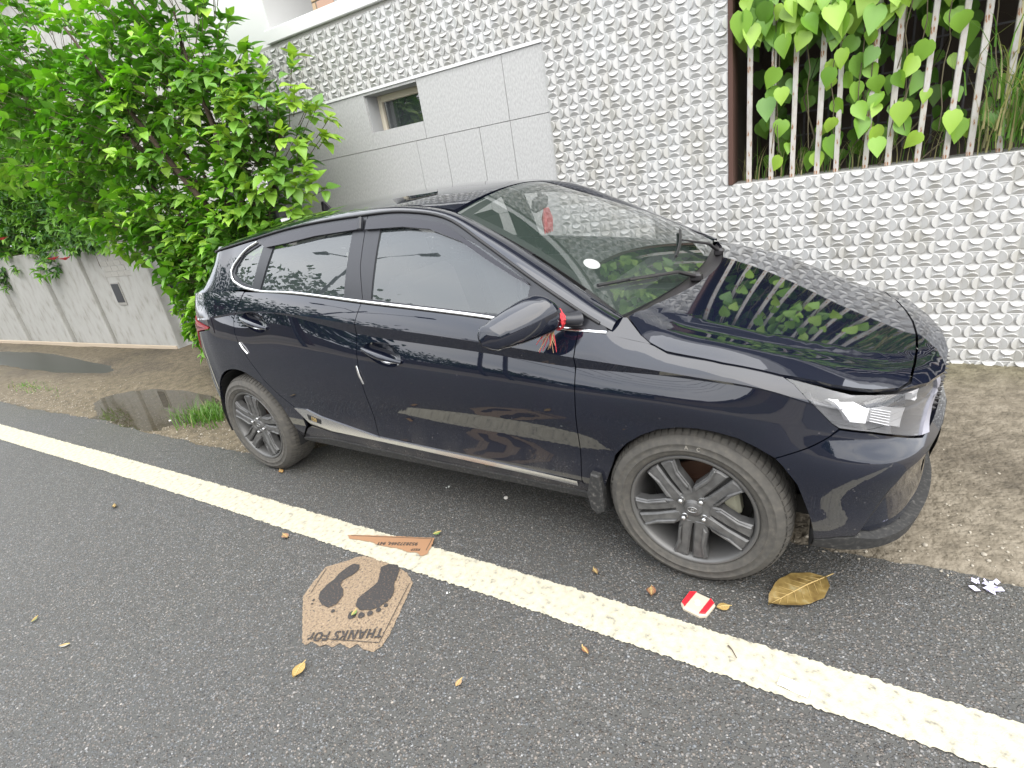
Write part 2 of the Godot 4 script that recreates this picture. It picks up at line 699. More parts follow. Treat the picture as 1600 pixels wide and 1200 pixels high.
	M.barrel = mat(0.12, 0.118, 0.115, 0.45, 0.5)
	M.disc = mat(0.11, 0.06, 0.04, 0.6, 0.6)
	M.caliper = mat(0.33, 0.32, 0.24, 0.7)
	M.nut = mat(0.5, 0.5, 0.5, 0.3, 1.0)
	M.seat = mat(0.05, 0.05, 0.052, 0.9)
	M.seat_light = mat(0.16, 0.155, 0.15, 0.9)
	M.lining = mat(0.4, 0.39, 0.37, 0.95)
	M.paper = mat(0.75, 0.77, 0.74, 0.8)
	M.red = mat(0.5, 0.03, 0.04, 0.6)
	M.straw = mat(0.42, 0.28, 0.15, 0.8)
	M.lens_mirror = mat(0.9, 0.9, 0.9, 0.02, 1.0)
	var wt := mat(0.05, 0.042, 0.028, 0.02)
	wt.albedo_color.a = 0.5
	wt.transparency = BaseMaterial3D.TRANSPARENCY_ALPHA
	M.water = wt
	var st := mat(1, 1, 1, 0.55)
	st.albedo_texture = tex(noise_img(512, 0.09, 5, 71, [[0.0, Color(0.05, 0.05, 0.05)], [0.2, Color(0.07, 0.062, 0.055)], [0.3, Color(0.225, 0.162, 0.108)], [0.6, Color(0.265, 0.195, 0.125)], [1.0, Color(0.31, 0.24, 0.165)]]))
	st.heightmap_enabled = true
	st.heightmap_texture = a.heightmap_texture
	st.heightmap_scale = 0.35
	M.sticker = st
	M.sticker_new = mat(0.27, 0.15, 0.08, 0.45)
	var ink := mat(1, 1, 1, 0.6)
	ink.albedo_texture = tex(noise_img(256, 0.09, 4, 72, [[0.0, Color(0.16, 0.10, 0.06)], [0.33, Color(0.03, 0.026, 0.024)], [1.0, Color(0.018, 0.017, 0.018)]]))
	ink.uv1_triplanar = true
	ink.uv1_scale = Vector3(4, 4, 4)
	M.ink = ink


# ---------------------------------------------------------------- ground
const EDGE := [[-60.0, 1.3], [-12.0, 0.16], [-7.55, 0.03], [-4.7, -0.07], [-3.43, -0.09], [-2.75, -0.14], [-2.3, -0.55], [-1.3, -0.75], [-0.3, -0.72], [0.1, -0.45], [0.3, -0.335], [0.96, -0.365], [4.0, -0.47], [60.0, -2.2]]
const PAINT := [[-60.0, 1.8], [-12.0, 0.5], [-6.4, 0.342], [-2.775, 0.243], [-1.33, 0.221], [-0.613, 0.207], [-0.18, 0.205], [0.877, 0.2], [6.0, 0.18], [60.0, 0.1]]


func edge_at(x: float) -> float:
	for k in EDGE.size() - 1:
		if x <= EDGE[k + 1][0]: return lerpf(EDGE[k][1], EDGE[k + 1][1], (x - EDGE[k][0]) / (EDGE[k + 1][0] - EDGE[k][0]))
	return EDGE[-1][1]


func paint_at(x: float) -> float:
	return crv(PAINT, x)[0]


func bump(x: float, z: float, cx: float, cz: float, rx: float, rz: float) -> float:
	var q := pow((x - cx) / rx, 2) + pow((z - cz) / rz, 2)
	return exp(-q * q)


func verge_y(x: float, z: float, n: FastNoiseLite) -> float:
	var y := -0.006 + 0.010 * n.get_noise_2d(x * 60, z * 60) + 0.016 * n.get_noise_2d(x * 14 + 90, z * 14)
	y -= 0.045 * bump(x, z, -5.1, -0.42, 1.0, 0.33) + 0.05 * bump(x, z, -9.6, -0.92, 2.3, 0.22)
	y += 0.03 * bump(x, z, -7.2, -0.55, 0.9, 0.25) + 0.02 * smoothstep(-1.6, -2.25, z)
	y -= 0.016 * smoothstep(0.12, -0.02, absf(z - edge_at(x)))
	y = lerpf(y, -0.05, smoothstep(0.06, 0.16, z - edge_at(x)))
	return y


func ground() -> void:
	var g := Geo.new()
	g.quad(Vector3(-80, -0.09, -60), Vector3(80, -0.09, -60), Vector3(80, -0.09, 60), Vector3(-80, -0.09, 60), Vector3.UP)
	struct("ground", g.mesh(), mat(0.16, 0.14, 0.11, 0.9))
	# the verge: wet soil, darker towards the left, greener at the wall's foot
	var n := FastNoiseLite.new()
	n.seed = 9
	n.frequency = 0.02
	n.fractal_octaves = 4
	var v := Geo.new()
	var xs := 420
	var zs := 72
	var x0 := -15.0
	var x1 := 6.0
	for j in zs + 1:
		for i in xs + 1:
			var x := lerpf(x0, x1, float(i) / xs)
			var z := lerpf(-2.75, 0.35, float(j) / zs)
			var y := verge_y(x, z, n)
			var e := 0.02
			var nn := Vector3(verge_y(x - e, z, n) - verge_y(x + e, z, n), 2 * e, verge_y(x, z - e, n) - verge_y(x, z + e, n)).normalized()
			var wet := smoothstep(0.4, -2.6, x)
			var c := Color(0.97, 0.93, 0.86).lerp(Color(0.72, 0.64, 0.50), wet)
			var moss := smoothstep(-1.9, -2.3, z) * clampf(n.get_noise_2d(x * 30, z * 30) + 0.55, 0, 1) + 0.4 * clampf(n.get_noise_2d(x * 18 + 50, z * 18) * 1.8 - 0.35, 0, 1)
			c = c.lerp(Color(0.62, 0.68, 0.30), clampf(moss * 0.7, 0, 0.75))
			c = c.lerp(Color(0.34, 0.30, 0.25), clampf(n.get_noise_2d(x * 25 + 400, z * 40) * 1.5 - 0.15, 0, 0.7))
			v.tint = c
			v.vert(Vector3(x, y, z), nn, Vector2(x, z) * 0.8)
	for j in zs:
		for i in xs:
			var k := j * (xs + 1) + i
			v.tri_i(k, k + 1, k + xs + 2)
			v.tri_i(k, k + xs + 2, k + xs + 1)
	struct("verge", v.mesh(), M.soil)
	# the road, with a broken edge
	var r := Geo.new()
	var cuts := []
	var x := -60.0
	while x < 60.0:
		cuts.append(x)
		x += 0.018 if x > -9.0 and x < 3.0 else 0.5
	var prev := -1
	var zrow := [0.0, 0.05, 0.4, 1.2, 2.4, 5.2]
	for cx in cuts:
		var ez := edge_at(cx) + 0.035 * n.get_noise_2d(cx * 90, 7) + 0.05 * n.get_noise_2d(cx * 22, 70) + rng.randf_range(-0.006, 0.006)
		var first := -1
		for k in zrow.size():
			var z: float = ez + zrow[k] if k < 2 else maxf(ez + 0.1, 0.0) + zrow[k]
			var tone := 1.0 + 0.16 * n.get_noise_2d(cx * 20, z * 26) - 0.12 * clampf(n.get_noise_2d(cx * 8 + 200, z * 14), 0, 1)
			r.tint = Color(tone, tone * 0.99, tone * 0.97).lerp(Color(1.3, 1.15, 0.9), 0.35 * clampf(1.0 - (z - ez) / 0.2 + n.get_noise_2d(cx * 40, z * 40), 0, 1))
			var i := r.vert(Vector3(cx, -0.012 if k == 0 else 0.0, z), Vector3.UP, Vector2(cx, z) / 1.35)
			if k == 0: first = i
		if prev >= 0:
			for k in zrow.size() - 1:
				r.tri_i(prev + k, first + k, first + k + 1)
				r.tri_i(prev + k, first + k + 1, prev + k + 1)
		prev = first
	struct("road", r.mesh(), M.asphalt)
	# the painted line, its sides eaten by the stones
	var p := Geo.new()
	prev = -1
	x = -60.0
	var rr := RandomNumberGenerator.new()
	rr.seed = 17
	var ja := 0.0
	var jb := 0.0
	while x < 60.0:
		var near_cam := x > -7.0 and x < 3.0
		ja = lerpf(ja, rr.randf_range(-0.007, 0.007), 0.6)
		jb = lerpf(jb, rr.randf_range(-0.007, 0.007), 0.6)
		var za := paint_at(x) + ja
		var zb := paint_at(x) + 0.157 + 0.012 * smoothstep(-2.0, -6.0, x) + jb
		var i := p.vert(Vector3(x, 0.004, za), Vector3.UP, Vector2(x, za) / 0.9)
		p.vert(Vector3(x, 0.004, zb), Vector3.UP, Vector2(x, zb) / 0.9)
		if prev >= 0:
			p.tri_i(prev, i, i + 1)
			p.tri_i(prev, i + 1, prev + 1)
		prev = i
		x += 0.006 if near_cam else 0.4
	struct("road_line", p.mesh(), M.line)
	# puddle water in one hollow; a dark sheet painted as the drain's shade
	for d in [["puddle", -5.1, -0.42, 1.15, 0.42, -0.021], ["drain_shade", -9.6, -0.92, 2.6, 0.3, -0.019]]:
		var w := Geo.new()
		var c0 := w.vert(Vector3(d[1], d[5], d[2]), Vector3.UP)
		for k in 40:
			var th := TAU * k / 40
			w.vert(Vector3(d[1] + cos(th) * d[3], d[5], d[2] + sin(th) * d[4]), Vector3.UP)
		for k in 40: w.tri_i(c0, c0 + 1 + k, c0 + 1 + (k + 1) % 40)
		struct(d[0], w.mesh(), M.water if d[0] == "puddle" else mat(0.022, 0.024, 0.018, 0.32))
	# loose stones along the road's edge
	var mmesh := MultiMesh.new()
	mmesh.transform_format = MultiMesh.TRANSFORM_3D
	var sph := SphereMesh.new()
	sph.radius = 1.0
	sph.height = 1.5
	sph.radial_segments = 6
	sph.rings = 3
	mmesh.mesh = sph
	mmesh.instance_count = 2600
	for k in 2600:
		var px := rng.randf_range(-8, 2.2)
		var pz := edge_at(px) - absf(rng.randfn(0, 0.35)) + 0.03
		if pz < -2.2: pz = -0.6
		var s := rng.randf_range(0.002, 0.006) * (1.8 if rng.randf() < 0.06 else 1.0)
		var py := verge_y(px, pz, n) if pz < edge_at(px) else 0.0
		mmesh.set_instance_transform(k, Transform3D(Basis.from_euler(Vector3(rng.randf() * 3, rng.randf() * 6, 0)).scaled(Vector3(s, s * 0.7, s * rng.randf_range(0.7, 1.2))), Vector3(px, py + s * 0.2, pz)))
	var gm := MultiMeshInstance3D.new()
	gm.multimesh = mmesh
	gm.material_override = mat(0.3, 0.27, 0.22, 0.85)
	gm.name = "gravel"
	add_child(gm)
	tag(gm, "small loose stones scattered on the soil along the road edge", "gravel", "", "stuff")


# ---------------------------------------------------------------- the house with the relief tiles
const CELL_U := 0.073
const CELL_V := 0.0715
const U0 := -0.195
const V0 := 1.192


func half_disc(g: Geo, cx: float, cy: float, turn: int, r: float, half: float, h: float) -> void:
	# a wedge: nothing at its straight side on the cell's edge, h at the arc
	var e := [Vector2(1, 0), Vector2(0, 1), Vector2(-1, 0), Vector2(0, -1)][turn] as Vector2   # towards the middle of the cell
	var s := Vector2(-e.y, e.x)
	var o := Vector2(cx, cy) - e * half
	var ra := half * (0.78 if turn % 2 == 0 else 0.74)
	var wide := r * (0.92 if turn % 2 == 0 else 0.84)
	var seg := 10
	var c := Vector3(o.x, o.y, 0.001)
	var pts := []
	for k in seg + 1:
		var th := PI * k / seg
		var q := o + s * cos(th) * wide + e * sin(th) * ra
		pts.append(Vector3(q.x, q.y, 0.001 + h * sin(th)))
	var nn := Vector3(-e.x * h, -e.y * h, ra).normalized()
	for k in seg:
		var i := g.vert(c, nn)
		g.vert(pts[k], nn)
		g.vert(pts[k + 1], nn)
		g.tri_i(i, i + 1, i + 2)
		var a: Vector3 = pts[k]
		var b: Vector3 = pts[k + 1]
		var out := (a + b) / 2 - c
		out.z = 0
		# a narrow rounded lip, then the drop to the tile
		var a2 := a + out.normalized() * 0.0034 - Vector3(0, 0, minf(0.003, a.z * 0.5))
		var b2 := b + out.normalized() * 0.0034 - Vector3(0, 0, minf(0.003, b.z * 0.5))
		g.quad(a, b, b2, a2, out.normalized() + Vector3(0, 0, 1))
		g.quad(a2, b2, Vector3(b2.x, b2.y, 0), Vector3(a2.x, a2.y, 0), out)


func tile_mesh(mask: Array, parity: int) -> ArrayMesh:
	var g := Geo.new()
	for c in mask:
		var x0: float = c.x * CELL_U
		var y0: float = c.y * CELL_V
		var e := 0.0009
		g.quad(Vector3(x0 + e, y0, 0), Vector3(x0 + CELL_U - e, y0, 0), Vector3(x0 + CELL_U - e, y0 + CELL_V, 0), Vector3(x0 + e, y0 + CELL_V, 0), Vector3.BACK)
		# upper rim of the cell, tipped to the sky, and the upright rib
		g.quad(Vector3(x0, y0 + CELL_V - 0.0042, 0.0036), Vector3(x0 + CELL_U, y0 + CELL_V - 0.0042, 0.0036), Vector3(x0 + CELL_U, y0 + CELL_V - 0.0002, 0.0006), Vector3(x0, y0 + CELL_V - 0.0002, 0.0006), Vector3(0, 1, 1))
		g.quad(Vector3(x0, y0 + CELL_V - 0.0042, 0.0036), Vector3(x0 + CELL_U, y0 + CELL_V - 0.0042, 0.0036), Vector3(x0 + CELL_U, y0 + CELL_V - 0.0046, 0.0), Vector3(x0, y0 + CELL_V - 0.0046, 0.0), Vector3(0, -1, 0))
		g.quad(Vector3(x0 - 0.0012, y0, 0.0022), Vector3(x0 + 0.0012, y0, 0.0022), Vector3(x0 + 0.0012, y0 + CELL_V, 0.0022), Vector3(x0 - 0.0012, y0 + CELL_V, 0.0022), Vector3.BACK)
		var cx := x0 + CELL_U / 2
		var cy := y0 + CELL_V / 2 - 0.0015
		if (int(c.x) + int(c.y) + parity) % 2 == 0:
			half_disc(g, cx, cy, 3, CELL_U / 2, CELL_V / 2 - 0.003, 0.0148)
			half_disc(g, cx, cy, 1, CELL_U / 2, CELL_V / 2 - 0.003, 0.0148)
		else:
			half_disc(g, cx, cy, 0, CELL_V / 2, CELL_U / 2 - 0.001, 0.0140)
			half_disc(g, cx, cy, 2, CELL_V / 2, CELL_U / 2 - 0.001, 0.0140)
	return g.mesh()


func is_tiled(k: int, j: int) -> bool:
	if j >= 22 or k >= 40: return false
	if k >= 0 and j >= 0 and j < 20: return false
	if k < -16 and j < 15: return false
	return true


func block(h: Node3D, called: String, m: Material, u0: float, u1: float, v0: float, v1: float, d0: float, d1: float) -> MeshInstance3D:
	var g := Geo.new()
	g.box(Vector3(u0, v0, d0), Vector3(u1, v1, d1))
	return obj(called, g.mesh(), m, h)


func tiled_house() -> void:
	var h := thing("tiled_house", "white house front of embossed half-moon tiles with grey concrete slabs behind the car", "house")
	h.transform = Transform3D(Basis(wall_dir, Vector3.UP, wall_nrm), wall_nrm * CW)
	# the body of the wall, in blocks round its openings
	block(h, "wall", M.grout, -4.3, -3.01, -0.3, 2.79, -0.24, -0.026)
	block(h, "wall", M.grout, -3.01, -2.45, -0.3, 1.945, -0.24, -0.026)
	block(h, "wall", M.grout, -3.01, -2.45, 2.228, 2.79, -0.24, -0.026)
	block(h, "wall", M.grout, -2.45, -1.363, -0.3, 2.79, -0.24, -0.026)
	block(h, "wall", M.grout, -1.363, U0, -0.3, 2.79, -0.24, -0.002)
	block(h, "wall", M.grout, U0, 2.8, -0.3, V0, -0.24, -0.002)
	block(h, "wall", M.grout, U0, 2.8, 2.622, 2.79, -0.24, -0.002)
	block(h, "wall", M.grout, -4.3, -1.363, 2.268, 2.788, -0.026, -0.002)
	# the tiles, four cells wide and six high, cut where openings need it
	var cache := {}
	var count := 0
	for tk in range(-15, 10):
		for tj in range(-3, 4):
			var mask := []
			for c in 4:
				for r in 6:
					if is_tiled(tk * 4 + c, tj * 6 + r): mask.append(Vector2i(c, r))
			if mask.is_empty() or tk * 4 < -58: continue
			var key := str(mask)
			if not cache.has(key): cache[key] = tile_mesh(mask, 0)
			var xf := Transform3D(Basis(), Vector3(U0 + tk * 4 * CELL_U + rng.randf_range(-0.0008, 0.0008), V0 + tj * 6 * CELL_V, rng.randf_range(-0.0012, 0.0012)))
			var o := piece(nth("tile", count), cache[key], M["tile%d" % ([0, 0, 1, 2, 0, 1][rng.randi() % 6])], h, xf)
			o.name = nth("tile", count)
			count += 1
	# concrete slabs, open joints between them
	var slabs := [[-1.684, -1.363, 1.823, 2.245], [-2.448, -1.688, 1.823, 2.245], [-3.0, -2.452, 1.823, 1.948], [-3.0, -2.452, 2.226, 2.245], [-4.3, -3.001, 1.823, 2.245]]
	for e in [[-1.684, -1.363], [-1.952, -1.688], [-2.282, -1.956], [-2.558, -2.286], [-4.3, -2.561]]:
		slabs.append([e[0], e[1], 1.19, 1.819])
		slabs.append([e[0], e[1], 0.55, 1.186])
		slabs.append([e[0], e[1], -0.2, 0.546])
	for s in slabs:
		var g := Geo.new()
		g.cbox(Vector3(s[0], s[2], -0.0255), Vector3(s[1], s[3], -0.004), 0.0004)
		obj("slab", g.mesh(), M.concrete, h)
	block(h, "trim", M.white, -4.3, -1.363, 2.247, 2.267, -0.0255, 0.006)
	# the little window set deep in the slabs
	var g2 := Geo.new()
	for b in [[-3.008, -2.995, 1.93, 2.24], [-2.457, -2.449, 1.93, 2.24]]: g2.box(Vector3(b[0], b[2], -0.2), Vector3(b[1], b[3], -0.0262))
	g2.box(Vector3(-2.995, 1.93, -0.2), Vector3(-2.457, 1.947, -0.0262))
	g2.box(Vector3(-2.995, 2.225, -0.2), Vector3(-2.457, 2.24, -0.0262))
	obj("reveal", g2.mesh(), M.shade_wall, h)
	var g3 := Geo.new()
	for b in [[-2.995, -2.955, 1.947, 2.225], [-2.955, -2.457, 1.947, 1.962], [-2.955, -2.457, 2.175, 2.225]]: g3.cbox(Vector3(b[0], b[2], -0.2), Vector3(b[1], b[3], -0.155), 0.004)
	var wf := obj("window", g3.mesh(), M.cream, h)
	var g4 := Geo.new()
	g4.box(Vector3(-2.95, 1.965, -0.185), Vector3(-2.46, 2.172, -0.181))
	obj("pane", g4.mesh(), M.glass, wf)
	block(h, "curtain", M.white, -2.95, -2.88, 1.965, 2.172, -0.26, -0.25)
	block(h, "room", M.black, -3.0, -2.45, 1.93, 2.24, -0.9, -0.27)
	# ledge and recessed upper storey
	var g5 := Geo.new()
	g5.cbox(Vector3(-3.9, 2.79, -0.5), Vector3(2.8, 2.892, 0.03), 0.006)
	obj("ledge", g5.mesh(), M.white, h)
	block(h, "upper_wall", M.shade_wall, -3.88, 2.8, 2.892, 5.2, -1.4, -1.25)
	block(h, "corner_pillar", M.white, -4.6, -3.88, 2.4, 5.2, -0.6, -0.03)
	block(h, "balcony_slab", M.shade_wall, -4.4, 2.8, 3.9, 4.1, -1.24, 0.25)
	block(h, "parapet", M.white, -4.4, 2.8, 4.1, 5.0, 0.1, 0.25)
	# the room behind the bars
	block(h, "sill", M.rust, U0 + 0.002, 2.8, V0 - 0.03, V0 - 0.001, -0.3, -0.004)
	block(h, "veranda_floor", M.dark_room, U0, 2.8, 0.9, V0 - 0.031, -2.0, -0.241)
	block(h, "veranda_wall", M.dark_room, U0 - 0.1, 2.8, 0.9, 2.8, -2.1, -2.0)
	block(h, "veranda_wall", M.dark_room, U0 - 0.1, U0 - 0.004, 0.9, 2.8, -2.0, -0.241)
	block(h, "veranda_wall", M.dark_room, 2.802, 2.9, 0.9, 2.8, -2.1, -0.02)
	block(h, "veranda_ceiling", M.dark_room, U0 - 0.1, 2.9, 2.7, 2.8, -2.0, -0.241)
	for k in 7: block(h, "shelf_bar", mat(0.09, 0.085, 0.09, 0.6), 0.15 + 0.17 * k, 0.165 + 0.17 * k, V0, 2.3, -1.62, -1.6)
	for k in 5: block(h, "shelf_bar", mat(0.09, 0.085, 0.09, 0.6), 0.0, 1.6, 1.38 + 0.17 * k, 1.393 + 0.17 * k, -1.6, -1.585)
	var g6 := Geo.new()
	g6.cbox(Vector3(U0 + 0.001, V0, -0.2), Vector3(U0 + 0.028, 2.62, 0.012), 0.003)
	obj("jamb", g6.mesh(), M.rust, h)


func window_railing() -> void:
	var t := thing("window_railing", "row of rusty white upright bars across the dark opening in the tiled wall", "railing")
	t.transform = Transform3D(Basis(wall_dir, Vector3.UP, wall_nrm), wall_nrm * CW)
	var us := [-0.085, 0.037, 0.16, 0.284, 0.4, 0.52, 0.64, 0.763, 0.885, 1.01, 1.13, 1.25, 1.37, 1.49, 1.61, 1.73]
	for k in us.size():
		var g := Geo.new()
		var w := 0.0135 if k % 3 else 0.015
		g.cbox(Vector3(-w, V0 - 0.001, -0.011), Vector3(w, 2.62, 0.011), 0.0025)
		var o := obj("bar", g.mesh(), M.bar, t, Vector3(us[k], 0, -0.06))
		o.rotation.z = rng.randf_range(-0.014, 0.014)
	for v in [2.3]:
		var g2 := Geo.new()
		g2.cbox(Vector3(U0 + 0.03, v, -0.087), Vector3(2.7, v + 0.03, -0.075), 0.002)
		obj("rail", g2.mesh(), M.bar, t)


# ---------------------------------------------------------------- whitewashed boundary wall and gate on the left
func boundary_wall() -> void:
	var h := thing("boundary_wall", "weathered whitewashed boundary wall with shallow piers and a dark letter slot", "wall")
	h.transform = Transform3D(Basis(wall_dir, Vector3.UP, wall_nrm), wall_nrm * -2.06)
	var seg := [[-7.28, -6.86, 0.0, 1.47], [-8.02, -7.28, -0.035, 1.44], [-8.55, -8.02, -0.07, 1.44], [-9.35, -8.55, -0.02, 1.42], [-9.8, -9.35, -0.07, 1.42], [-10.9, -9.8, -0.01, 1.42], [-11.4, -10.9, -0.06, 1.42], [-13.0, -11.4, 0.0, 1.42], [-22.0, -13.0, -0.05, 1.42]]
	for s in seg:
		var g := Geo.new()
		g.cbox(Vector3(s[0], -0.2, -0.3), Vector3(s[1], s[3], s[2]), 0.012)
		obj("pier" if s[2] > -0.03 else "wall", g.mesh(), M.plaster, h)
	# courses of blocks showing through near the top of the last panel
	for r in 6:
		for c in 4:
			var u0 := -7.98 + c * 0.17 + (0.06 if r % 2 else 0.0)
			if u0 + 0.16 > -7.29: continue
			var g := Geo.new()
			g.cbox(Vector3(u0, 0.98 + r * 0.072, -0.035), Vector3(u0 + 0.164, 0.98 + r * 0.072 + 0.066, -0.035 + 0.004 + rng.randf() * 0.004), 0.003)
			obj("block", g.mesh(), M.block, h)
	var gp := Geo.new()
	gp.prism(poly2([-8.02, 1.4, -8.07, 1.32, -8.1, 1.15, -8.05, 1.02, -8.02, 1.08]), -0.07, -0.064)
	obj("peeled_patch", gp.mesh(), mat(0.11, 0.09, 0.07, 0.95), h)
	var gs := Geo.new()
	gs.cbox(Vector3(-7.93, 0.6, -0.035), Vector3(-7.72, 0.905, -0.02), 0.004)
	var fr := obj("letter_slot", gs.mesh(), mat(0.3, 0.29, 0.27, 0.8), h)
	var gd := Geo.new()
	gd.cbox(Vector3(-7.915, 0.64, -0.021), Vector3(-7.735, 0.89, -0.012), 0.003)
	obj("slot_plate", gd.mesh(), mat(0.035, 0.037, 0.042, 0.5), fr)
	for b in [[-13.0, -6.88]]:
		var gf := Geo.new()
		gf.cbox(Vector3(b[0], -0.2, -0.005), Vector3(b[1], 0.045, 0.018), 0.006)
		obj("plinth", gf.mesh(), mat(0.46, 0.38, 0.29, 0.95), h)
	# dark metal gate between the wall and the house
	var t := thing("gate", "dark metal gate with upright bars half hidden by the green shrub", "gate")
	t.transform = Transform3D(Basis(wall_dir, Vector3.UP, wall_nrm), wall_nrm * -2.2)
	var g2 := Geo.new()
	for b in [[-6.8, -4.4, 1.5, 1.56], [-6.8, -4.4, 0.62, 0.67], [-6.8, -4.4, 0.06, 0.12], [-6.8, -6.74, 0.12, 1.5], [-4.46, -4.4, 0.12, 1.5]]: g2.cbox(Vector3(b[0], b[2], -0.02), Vector3(b[1], b[3], 0.02), 0.004)
	obj("frame", g2.mesh(), M.gate, t)
	block(t, "sheet", M.gate, -6.74, -4.46, 0.67, 1.5, -0.012, -0.004)
	for k in 26:
		var g3 := Geo.new()
		g3.cbox(Vector3(-0.012, 0.12, -0.012), Vector3(0.012, 0.62, 0.012), 0.003)
		obj("bar", g3.mesh(), mat(0.16, 0.165, 0.17, 0.5), t, Vector3(-6.7 + k * 0.085, 0, 0.0))
	# a plain plastered house far behind the shrub
	var b := thing("neighbour_house", "pale plastered house with brick courses showing behind the shrub", "house", Vector3(-11.5, 0, -7.5))
	var gw := Geo.new()
	gw.box(Vector3(-16, -0.2, -3), Vector3(4.2, 8.6, 0))
	obj("wall", gw.mesh(), M.plaster, b)
	var gr := Geo.new()
	gr.box(Vector3(-16.3, 8.6, -3.3), Vector3(4.5, 8.85, 0.3))
	obj("roof", gr.mesh(), M.shade_wall, b)
	for r in 12:
		for c in 5:
			var gb := Geo.new()
			var u := 0.2 + c * 0.5 + (0.25 if r % 2 else 0.0)
			gb.cbox(Vector3(u, 3.2 + r * 0.19, 0), Vector3(u + 0.47, 3.2 + r * 0.19 + 0.17, 0.03), 0.01)
			obj("brick", gb.mesh(), mat(0.42, 0.27 + 0.06 * rng.randf(), 0.2, 0.95), b)
	for k in 2:
		var gq := Geo.new()
		gq.cbox(Vector3(-3.0 + k * 2.2, 1.1, -0.01), Vector3(-1.8 + k * 2.2, 2.4, 0.05), 0.01)
		var wq := obj("window", gq.mesh(), M.white, b)
		var gq2 := Geo.new()
		gq2.box(Vector3(-2.9 + k * 2.2, 1.2, 0.05), Vector3(-1.9 + k * 2.2, 2.3, 0.056))
		obj("pane", gq2.mesh(), M.black, wq)


